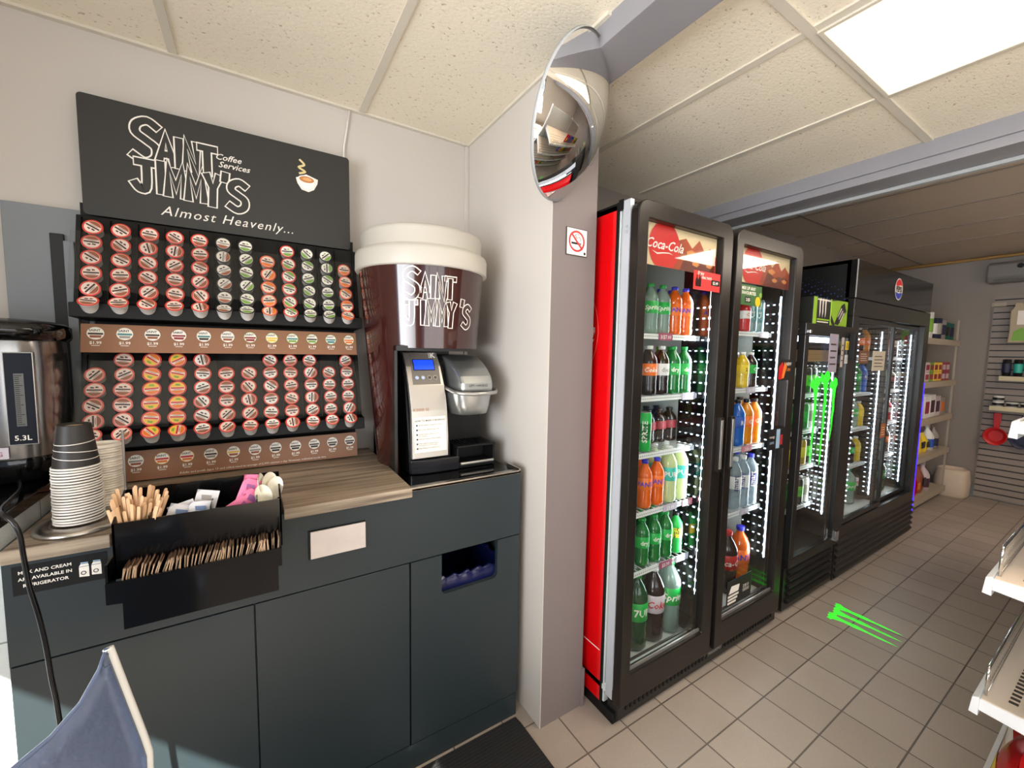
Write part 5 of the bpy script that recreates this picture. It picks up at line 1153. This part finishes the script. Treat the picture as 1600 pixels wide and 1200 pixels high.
PK_ = [['cola_silver', 'dark_tea', 'cola_orange', 'amber_sport', 'red_drink', 'lemon_lime', 'cola_silver', 'orange', 'cola_orange', 'cola_silver'], ['water', 'cola_silver', 'ginger', 'blue_sport', 'cola_silver', 'cola_orange', 'ginger', 'lemon_lime', 'dark_tea', 'dark_tea'], ['red_drink', 'cola_orange', 'lemon_lime', 'yellow_bottle', 'lemon_lime', 'blue_sport', 'cola_silver', 'cola_silver', 'choc_bottle', 'red_drink'], ['cola_silver', 'cola_silver', 'choc_bottle', 'yellow_bottle', 'orange', 'orange', 'lemon_lime', 'lemon_lime', 'cola_silver', 'cola_orange'], ['big_cola', None, 'big_clear', None, 'big_diet', None, 'big_orange', None, 'big_green', None]]
for z, kk, nm in zip((1.42, 1.17, .92, .66, .361), PK_, ('top', 'second', 'third', 'fourth', 'bottom')):
    for i, k in enumerate(kk):
        if k is None: continue
        sc = 1.0
        if BK[k][3] > .22 and nm != 'bottom': sc = .21/BK[k][3]
        if nm == 'bottom': sc = .26/BK[k][3]
        drink(k, 3.42+.098*i, 1.17, z, '%s, %s shelf of sliding-door cooler, %s from left' % (BK[k][8], nm, ORD[i]), 'bottles on the %s shelf of the sliding-door cooler' % nm, scale=sc)
# notices on sliding glass
paper(3.40, 3.62, 1.33, 1.46, 1.020, mat('cream_notice', (206, 196, 176), .5), 'cream notice with a dark emblem on the left sliding glass door', DK)
paper(3.18, 3.33, 1.38, 1.46, 1.020, mat('brown_notice', (120, 78, 52), .5), 'small brown sticker at the upper left of the sliding glass door', OFFW)
paper(3.66, 3.75, .86, .96, 1.020, mat('orange_notice', (170, 100, 50), .5), 'small orange-brown sticker low on the sliding glass door', OFFW)
# glowing blue strip at the far side
t = root('light_strip', (4.56, 1.0, .17), 'upright white light strip with glowing blue edge beside the sliding-door cooler', 'light strip')
box('white_strip', t, 4.535, 4.555, 1.03, 1.045, .17, 1.2, mat('strip_white', (200, 210, 230), .4, emit=.7)); MB().box(4.556, 4.572, 1.026, 1.045, .15, 1.22, mat('strip_blue', (50, 30, 255), .4, emit=2.0)).box(4.535, 4.556, 1.026, 1.045, .15, .169, mat('strip_blue', (50, 30, 255))).build('blue_edge', t)

# ================================================================ FAR SHELVES
t = root('shelf_unit', (5.3, 1.4, 0), 'white metal shelf unit with household goods beyond the black coolers', 'shelf unit')
SH = mat('shelf_beige', (170, 158, 140), .5); UX0, UX1 = 4.62, 5.97; uy = 1.12
MB().box(UX0, UX1, 1.77, 1.785, .02, 1.80, GREYP).build('back_board', t)
for x in (UX0, UX1-.03): box('upright', t, x, x+.03, 1.70, 1.77, 0, 1.83, SH)
box('side_bar', t, UX1-.006, UX1, uy+.01, uy+.025, .08, 1.80, SH)
for z in (1.595, 1.205, .865, .520, .120): MB().box(UX0, UX1, uy, 1.77, z-.03, z, SH).box(UX0, UX1, uy-.006, uy, z-.052, z+.002, SH).build('shelf', t, .002)
box('foot', t, UX1-.1, UX1-.05, uy+.1, uy+.15, 0, .068, BLK)
def goods(name, kind, x, y, z, w, h, m1, m2, label, cat, group, d=None):
    d = d or w*.8; o = root(name, (x, y, z), label, cat, group)
    if kind == 'box':
        box('carton', o, x-w/2, x+w/2, y, y+d, z, z+h, m1, .002); b = MB(); b.box(x-w*.38, x+w*.38, y-.001, y, z+h*.2, z+h*.75, m2); b.build('print', o)
    elif kind == 'roll':
        MB().lathe([(.001, 0), (w/2, 0), (w/2, h*.98), (w*.3, h), (.001, h)], (x, y+w/2, z+.0005), 18, m1).build('tub', o); b = MB(); b.lathe([(w/2+.001, h*.25), (w/2+.001, h*.75)], (x, y+w/2, z), 18, m2); b.build('label', o)
    elif kind == 'spray':
        MB().lathe([(.001, 0), (w*.5, 0), (w*.5, h*.5), (w*.38, h*.62), (w*.15, h*.75), (w*.15, h*.82)], (x, y+w/2, z+.0005), 16, m1).build('bottle_body', o)
        MB().prism([(-.14*w, h*.82), (.3*w, h*.82), (.16*w, h), (-.42*w, h), (-.5*w, h*.93), (-.14*w, h*.9)], (x, y+w*.38, z), (1, 0, 0), (0, 0, 1), (0, w*.24, 0), m1).build('trigger', o); b = MB(); b.lathe([(w*.505, h*.12), (w*.505, h*.42)], (x, y+w/2, z), 16, m2); b.build('label', o)
    elif kind == 'pack':
        MB().prism([(0, 0), (-w, 0), (-w*.97, h*.3), (-w, h*.8), (-w*.86, h*.9), (-w*.84, h), (-w*.16, h), (-w*.14, h*.9), (0, h*.8), (-w*.03, h*.3)], (x, y, z), (0, 1, 0), (0, 0, 1), (-.035, 0, 0), m1).build('pouch', o, .006)
        b = MB(); b.prism([(-w*.15, h*.05), (-w*.85, h*.05), (-w*.8, h*.28), (-w*.5, h*.38), (-w*.2, h*.28)], (x-.036, y, z), (0, 1, 0), (0, 0, 1), (-.001, 0, 0), m2).prism([(-w*.3, h*.45), (-w*.7, h*.45), (-w*.7, h*.8), (-w*.3, h*.8)], (x-.036, y, z), (0, 1, 0), (0, 0, 1), (-.001, 0, 0), OFFW); b.build('print', o)
    elif kind == 'bag':
        b = MB(); loft(b, [[(x+w/2*k*math.cos(2*PI*i/12)*1, y+d/2+d/2*k2*math.sin(2*PI*i/12), z+zz) for i in range(12)] for k, k2, zz in ((.8, .7, .0005), (1, 1, h*.25), (.95, .9, h*.6), (.9, .3, h*.92), (1, .1, h))], m1); b.build('pouch', o, 0); b = MB(); b.box(x-w*.25, x+w*.25, y-.003, y+.002, z+h*.3, z+h*.6, m2); b.build('print', o)
    return o
MAG = mat('magenta', (150, 30, 66), .5); NAV = mat('navy_goods', (34, 40, 66), .5); LIM = mat('lime_goods', (120, 170, 60), .5); PUR = mat('dark_purple', (70, 40, 60), .5); TEA = mat('teal_goods', (30, 96, 84), .5)
gy_ = 1.15
G = 'goods on the %s shelf of the far unit'
for i, (k, w, h, m1, m2, lb) in enumerate((('roll', .13, .20, ORG, OFFW, 'orange and white tub'), ('roll', .15, .24, LW, LIM, 'tall white and lime green paper roll'), ('roll', .13, .19, NAV, LW, 'navy tub with white label'), ('roll', .13, .20, NAV, GRY, 'navy tub with grey label'), ('roll', .13, .19, GRY, NAV, 'grey and navy tub'), ('roll', .13, .17, TEA, LK, 'dark teal tub'), ('roll', .12, .17, TEA, NAV, 'teal tub at the right end'))):
    goods('household_tub', k, 5.06+.137*i, gy_, 1.596, w, h, m1, m2, lb+' on the top far shelf, %s from left' % ORD[i], 'tub', G % 'top')
for i, (m1, lb) in enumerate(((LP, 'pale pink'), (LP, 'white and grey'), (LIM, 'lime green'), (LY, 'yellow'), (LY, 'golden yellow'), (MAG, 'magenta'), (MAG, 'dark magenta'))):
    for r_ in range(2): goods('soap_box', 'box', 5.04+.128*i, gy_, 1.206+.088*r_, .122, .086, m1, MAG if m1 is not MAG else LP, lb+' box, second far shelf, %s column, %s' % (ORD[i], ('lower', 'upper')[r_]), 'box', G % 'second')
for i, (k, m1, m2, h, lb) in enumerate((('bag', PUR, LW, .17, 'dark purple pouch'), ('box', LW, MAG, .20, 'white box with red print'), ('box', LW, PUR, .21, 'white box with purple print'), ('box', LP, PUR, .19, 'pinkish box'), ('box', GRY, ORG, .17, 'grey-brown box'))):
    goods('household_pack', k, 5.10+.165*i, gy_, .866, .15, h, m1, m2, lb+' on the third far shelf, %s from left' % ORD[i], 'pack', G % 'third', .12)
for i, (k, m1, m2, h, w, lb) in enumerate((('roll', GRY, NAV, .18, .10, 'grey-blue canister'), ('bag', LY, NAV, .2, .16, 'yellow sponge pack'), ('bag', LY, LK, .18, .15, 'yellow and black sponge pack'), ('spray', LW, LB, .27, .11, 'white spray bottle with blue label'), ('spray', GRY, NAV, .25, .09, 'grey-blue spray bottle'))):
    goods('cleaning_product', k, 5.11+.158*i, gy_, .521, w, h, m1, m2, lb+' on the fourth shelf of the far unit', 'cleaning product', G % 'fourth', .12)
for i, (k, m1, m2, h, w, lb) in enumerate((('bag', REDL, ORG, .22, .13, 'red and orange bottle pack'), ('bag', BRN, LK, .26, .15, 'brown bag'), ('spray', LP, PUR, .30, .12, 'pale pink spray bottle'))):
    goods('cleaning_product', k, 5.24+.165*i, gy_, .121, w, h, m1, m2, lb+' on the lowest shelf of the far unit', 'cleaning product', G % 'lowest', .12)
# flower pot
t = root('plant_pot', (6.12, 1.10, 0), 'large pale stone-coloured plant pot on the floor in the far corner', 'pot')
STN = mat('pot_stone', (206, 188, 168), .7, noise=.08, nscale=30)
loft(MB(), [[(6.12+r_*1.05*math.copysign(abs(math.cos(2*PI*i/40))**.7, math.cos(2*PI*i/40)), 1.10+r_*math.copysign(abs(math.sin(2*PI*i/40))**.7, math.sin(2*PI*i/40)), z) for i in range(40)] for r_, z in ((.11, .001), (.125, .02), (.128, .15), (.118, .26), (.110, .285), (.098, .285), (.10, .20))], STN).build('pot_body', t)
# slatwall with hooks, shelves
t = root('slatwall', (XF-.02, .4, .01), 'grey slatted display board on the far wall', 'display board')
SW = mat('slat_grey', (148, 136, 128), .5)
b = MB(); z = .012; hs = .0625
while z < 2.02: b.box(XF-.030, XF-.013, -.9, .965, z, min(z+hs-.012, 2.04), SW); z += hs
b.box(XF-.0129, XF-.002, -.9, .965, .012, 2.04, LK); b.build('slats', t)
def fshelf(y0, y1, z, n): 
    o = root('display_shelf', (XF-.1, (y0+y1)/2, z), n, 'shelf'); MB().box(XF-.17, XF-.032, y0, y1, z-.008, z, SH).build('shelf_plate', o); MB().box(XF-.178, XF-.170, y0, y1, z-.035, z+.008, mat('price_rail', (206, 196, 160), .5)).build('price_rail', o)
fshelf(.35, .86, 1.25, 'small shelf with dark bottles on the far slatted board'); fshelf(.35, .90, .955, 'lower small shelf with round tins on the far slatted board')
for i in range(5): goods('dark_bottle', 'roll', XF-.10, .80-.072*i, 1.251, .058, .17, LK, LT if i % 2 else NAV, 'small black bottle on the slatted board upper shelf, %s from left' % ORD[i], 'bottle', 'dark bottles on the slatted board')
for i in range(4):
    for r_ in range(2 if i == 0 else 1): goods('round_tin', 'roll', XF-.10, .82-.09*i, .956+.052*r_, .075, .05, LW, LK, 'round tin on the slatted board, %s from left, %s' % (ORD[i], ('resting on shelf', 'stacked on top')[r_]), 'tin', 'tins on the slatted board')
def hook(y, z, l=.14): 
    o = MB().cyl((XF-.032, y, z), (XF-.032-l, y, z), .004, CHROME, n=6).build('display_hook'); return o
tag(hook(.76, 1.95), 'metal hook carrying the tall food packet on the slatted board', 'hook'); tag(hook(.62, 1.93), 'metal hook carrying the red and green packet on the slatted board', 'hook')
tag(MB().box(XF-.19, XF-.185, .86, .955, 1.93, 1.965, SH).cyl((XF-.032, .90, 1.945), (XF-.185, .90, 1.945), .004, CHROME, n=6).build('display_hook'), 'empty hook with a beige price tag at the top left of the slatted board', 'hook')
goods('food_packet', 'pack', XF-.10, .84, 1.58, .16, .38, mat('packet_beige', (176, 160, 130), .35), LIM, 'tall beige and green food packet hanging on the slatted board', 'packet', None, .16)
goods('food_packet', 'pack', XF-.10, .665, 1.56, .15, .34, LIM, REDL, 'green packet with a red picture hanging at the right edge of the slatted board', 'packet', None, .15)
# dustpans
def dustpan(y, z, m, label):
    t = root('dustpan', (XF-.06, y, z), label, 'dustpan', 'dustpans on the slatted board')
    loft(MB(), [[(XF-.045-dx, y+k*.082*math.cos(2*PI*i/20), z+k*.085*math.sin(2*PI*i/20)*(1 if math.sin(2*PI*i/20) > 0 else 1.1)) for i in range(20)] for k, dx in ((.7, 0), (.95, .02), (1, .06), (.93, .06), (.6, .02))], m).build('pan', t); MB().prism([(-.02, 0), (.02, 0), (.028, .13), (.02, .15), (-.02, .15), (-.028, .13)], (XF-.075, y, z+.08), (0, 1, 0), (0, 0, 1), (.018, 0, 0), m).build('handle', t, .005)
dustpan(.855, .66, REDL, 'red plastic scoop hanging on the lower part of the slatted board'); dustpan(.682, .655, NAV, 'dark blue plastic scoop half behind the red one')
t = root('basket', (XF-.12, .60, .60), 'brown woven basket hanging low on the slatted board at the right edge', 'basket')
MB().cyl((XF-.18, .48, .645), (XF-.035, .47, .655), .10, mat('basket_brown', (150, 112, 84), .6, noise=.2, nscale=60), r1=.085, n=24).build('basket_body', t)

# ================================================================ GONDOLA
t = root('gondola_shelf', (2.6, -.1, 0), 'white metal shop shelf with wire fences across the aisle', 'shelf')
GX0, GX1 = 1.535, 4.3; gy = .2; GW = mat('gondola_white', (204, 204, 204), .4); GF = mat('shelf_surface', (206, 190, 172), .45)
box('back_board', t, GX0+.01, GX1, -.42, -.40, .02, 1.75, GREYP)
slot = mat('slot', (60, 52, 46), .6)
def gshelf(z, x0=GX0, gy=gy, fence=True):
    b = MB(); b.box(x0, GX1, -.40, gy-.012, z-.030, z, GW); b.box(x0+.003, GX1, -.398, gy-.014, z, z+.0012, GF)
    b.prism([(gy-.012, z+.006), (gy, z), (gy+.004, z-.042), (gy-.012, z-.044)], (x0-.004, 0, 0), (0, 1, 0), (0, 0, 1), (GX1-x0, 0, 0), GW)
    b.prism([(gy-.012, z-.030), (gy-.06, z-.034), (-.40, z-.10), (-.40, z-.03)], (x0, 0, 0), (0, 1, 0), (0, 0, 1), (.004, 0, 0), GW); s_ = b.build('shelf', t, .002)
    for r_, yy in enumerate((gy-.055, gy-.135, gy-.215, gy-.30)):
        b = MB()
        for i in range(int((GX1-x0-.1)/.022)): b.box(x0+.045+.022*i, x0+.057+.022*i, yy-.014, yy+.002, z+.0012, z+.0018, slot)
        b.build('slot_row', s_)
    MB().box(x0+.02, x0+.07, gy-.10, gy-.085, z+.0014, z+.006, CHROME).build('fence_clip', s_)
    if fence:
        b = MB(); h = .075; x1 = x0+1.25; b.tube([(x0+.028, gy-.018, z), (x0+.028, gy-.018, z+h-.014), (x0+.032, gy-.018, z+h-.004), (x0+.044, gy-.018, z+h), (x1, gy-.018, z+h)], .0032, CHROME, 8)
        b.tube([(x0+.028, gy-.018, z+.008), (x1, gy-.018, z+.008)], .0025, CHROME, 6); b.build('wire_fence', t)
        b = MB()
        for i in range(int((x1-x0-.04)/.0125)): b.cyl((x0+.04+.0125*i, gy-.018, z+.004), (x0+.04+.0125*i, gy-.018, z+h), .0019, CHROME, n=5)
        b.build('fence_wires', t)
gshelf(.878); gshelf(.560); gshelf(.20, fence=False)
gshelf(1.262, x0=1.640)
for x in (GX0, 2.9): box('upright', t, x, x+.03, -.44, -.395, 0, 1.78, GW)
box('base', t, GX0, GX1, -.40, gy-.05, .0, .155, GW)
# chip bags under the lower shelf
def chips(x, y, z, rz, m1, m2, label, w=.17, h=.24):
    b = MB(); N_ = 12; vs = []; fs = []
    for s_ in (-1, 1):
        for j in range(N_+1):
            for i in range(N_+1):
                u, v = i/N_, j/N_; th = .042*(4*u*(1-u))**.6*(4*v*(1-v))**.5*s_+.003*math.sin(9*u+5*v)*s_*(4*v*(1-v)); vs.append((w*(u-.5), th, h*v))
    k = (N_+1)**2
    for j in range(N_):
        for i in range(N_): a = j*(N_+1)+i; fs += [(a, a+1, a+N_+2, a+N_+1), (k+a, k+a+N_+1, k+a+N_+2, k+a+1)]
    b.add(vs, fs, m1, True); o = b.build('snack_bag'); o.location = (x, y, z); o.rotation_euler = (rad(-4), 0, rad(rz)); p = MB(); vs = []; M_ = 8
    for q in range(M_+1):
        for r_ in range(16):
            a = 2*PI*r_/16; uu_, vv2 = .5+.30*q/M_*math.cos(a), .46+.24*q/M_*math.sin(a); th = .042*(4*uu_*(1-uu_))**.6*(4*vv2*(1-vv2))**.5+.003*math.sin(9*uu_+5*vv2)*(4*vv2*(1-vv2))+.0012
            vs.append((w*(uu_-.5), -th, h*vv2)); 
    fs2 = [(q*16+r_, q*16+(r_+1) % 16, (q+1)*16+(r_+1) % 16, (q+1)*16+r_) for q in range(M_) for r_ in range(16)]
    p.add(vs, fs2, m2, True); p2 = MB(); p2.v = [(v[0], -v[1], v[2]) for v in p.v]; p2.f = p.f; p2.m = p.m; p2.mats = p.mats; p2.sm = p.sm
    p.build('bag_picture').parent = o; p2.build('bag_picture').parent = o; tag(o, label, 'snack bag', 'snack bags on the lowest gondola shelf'); return o
FOILR = mat('foil_red', (190, 20, 24), .22, metal=.3); FOILO = mat('foil_orange', (226, 96, 30), .25, metal=.2); YP = mat('picture_yellow', (226, 196, 60), .4)
chips(1.64, .130, .208, 178, FOILR, YP, 'red foil snack bag with a yellow picture, nearest one under the lower white shelf')
chips(1.76, .05, .208, 170, FOILO, REDL, 'orange foil snack bag behind the nearest red one under the lower white shelf')
chips(1.84, .13, .208, 185, FOILR, OFFW, 'red foil snack bag to the right of the nearest one on the lowest white shelf')
chips(2.04, .12, .208, 176, FOILO, YP, 'orange foil snack bag further along the lowest white shelf')
chips(2.24, .13, .208, 183, mat('foil_green', (40, 120, 50), .25, metal=.2), YP, 'green foil snack bag furthest along the lowest white shelf')
# ---------------------------------------------------------------- floor decal
b = MB()
for k, (dx, y1_) in enumerate(((0, .0), (.075, .0), (.15, .03))):
    o_ = (2.640+dx*.86, .615+y1_*.5, .0006+.0002*k)
    p = [(-.038, .245), (-.030, .268), (-.014, .262), (.0, .275), (.014, .270), (.030, .282), (.040, .262), (.024, .240), (.016, .20), (.020, .15), (.010, .10), (.008, .04), (.0, -.02), (-.006, .04), (-.004, .10), (-.012, .15), (-.008, .20), (-.022, .245)]
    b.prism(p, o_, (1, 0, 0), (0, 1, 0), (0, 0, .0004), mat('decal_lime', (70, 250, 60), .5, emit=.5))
tag(b.build('claw_decal'), 'bright lime green three-claw mark on the floor tiles in front of the coolers', 'decal')
fc = [FOILR, FOILO, mat('foil_green', (40, 120, 50)), mat('foil_yellow', (230, 190, 50), .25, metal=.2), mat('foil_blue', (40, 70, 160), .25, metal=.2), mat('foil_purple', (120, 50, 120), .25, metal=.2)]
cn = ['red', 'orange', 'green', 'yellow', 'blue', 'purple']
for r_, zz in enumerate((.208, .569, .887, 1.271)):
    for i in range(9):
        if r_ == 0 and i < 1: continue
        k = (i*5+r_*2+i//2) % 6
        o = chips(2.52+.19*i, .06, zz, 180+rp.uniform(-8, 8), fc[k], fc[(k+3) % 6], '%s foil snack bag, %s from the near end, %s white shelf' % (cn[k], ORD[i], ('lowest', 'second lowest', 'third', 'topmost')[r_])); o['group'] = 'snack bags reflected in the mirror'
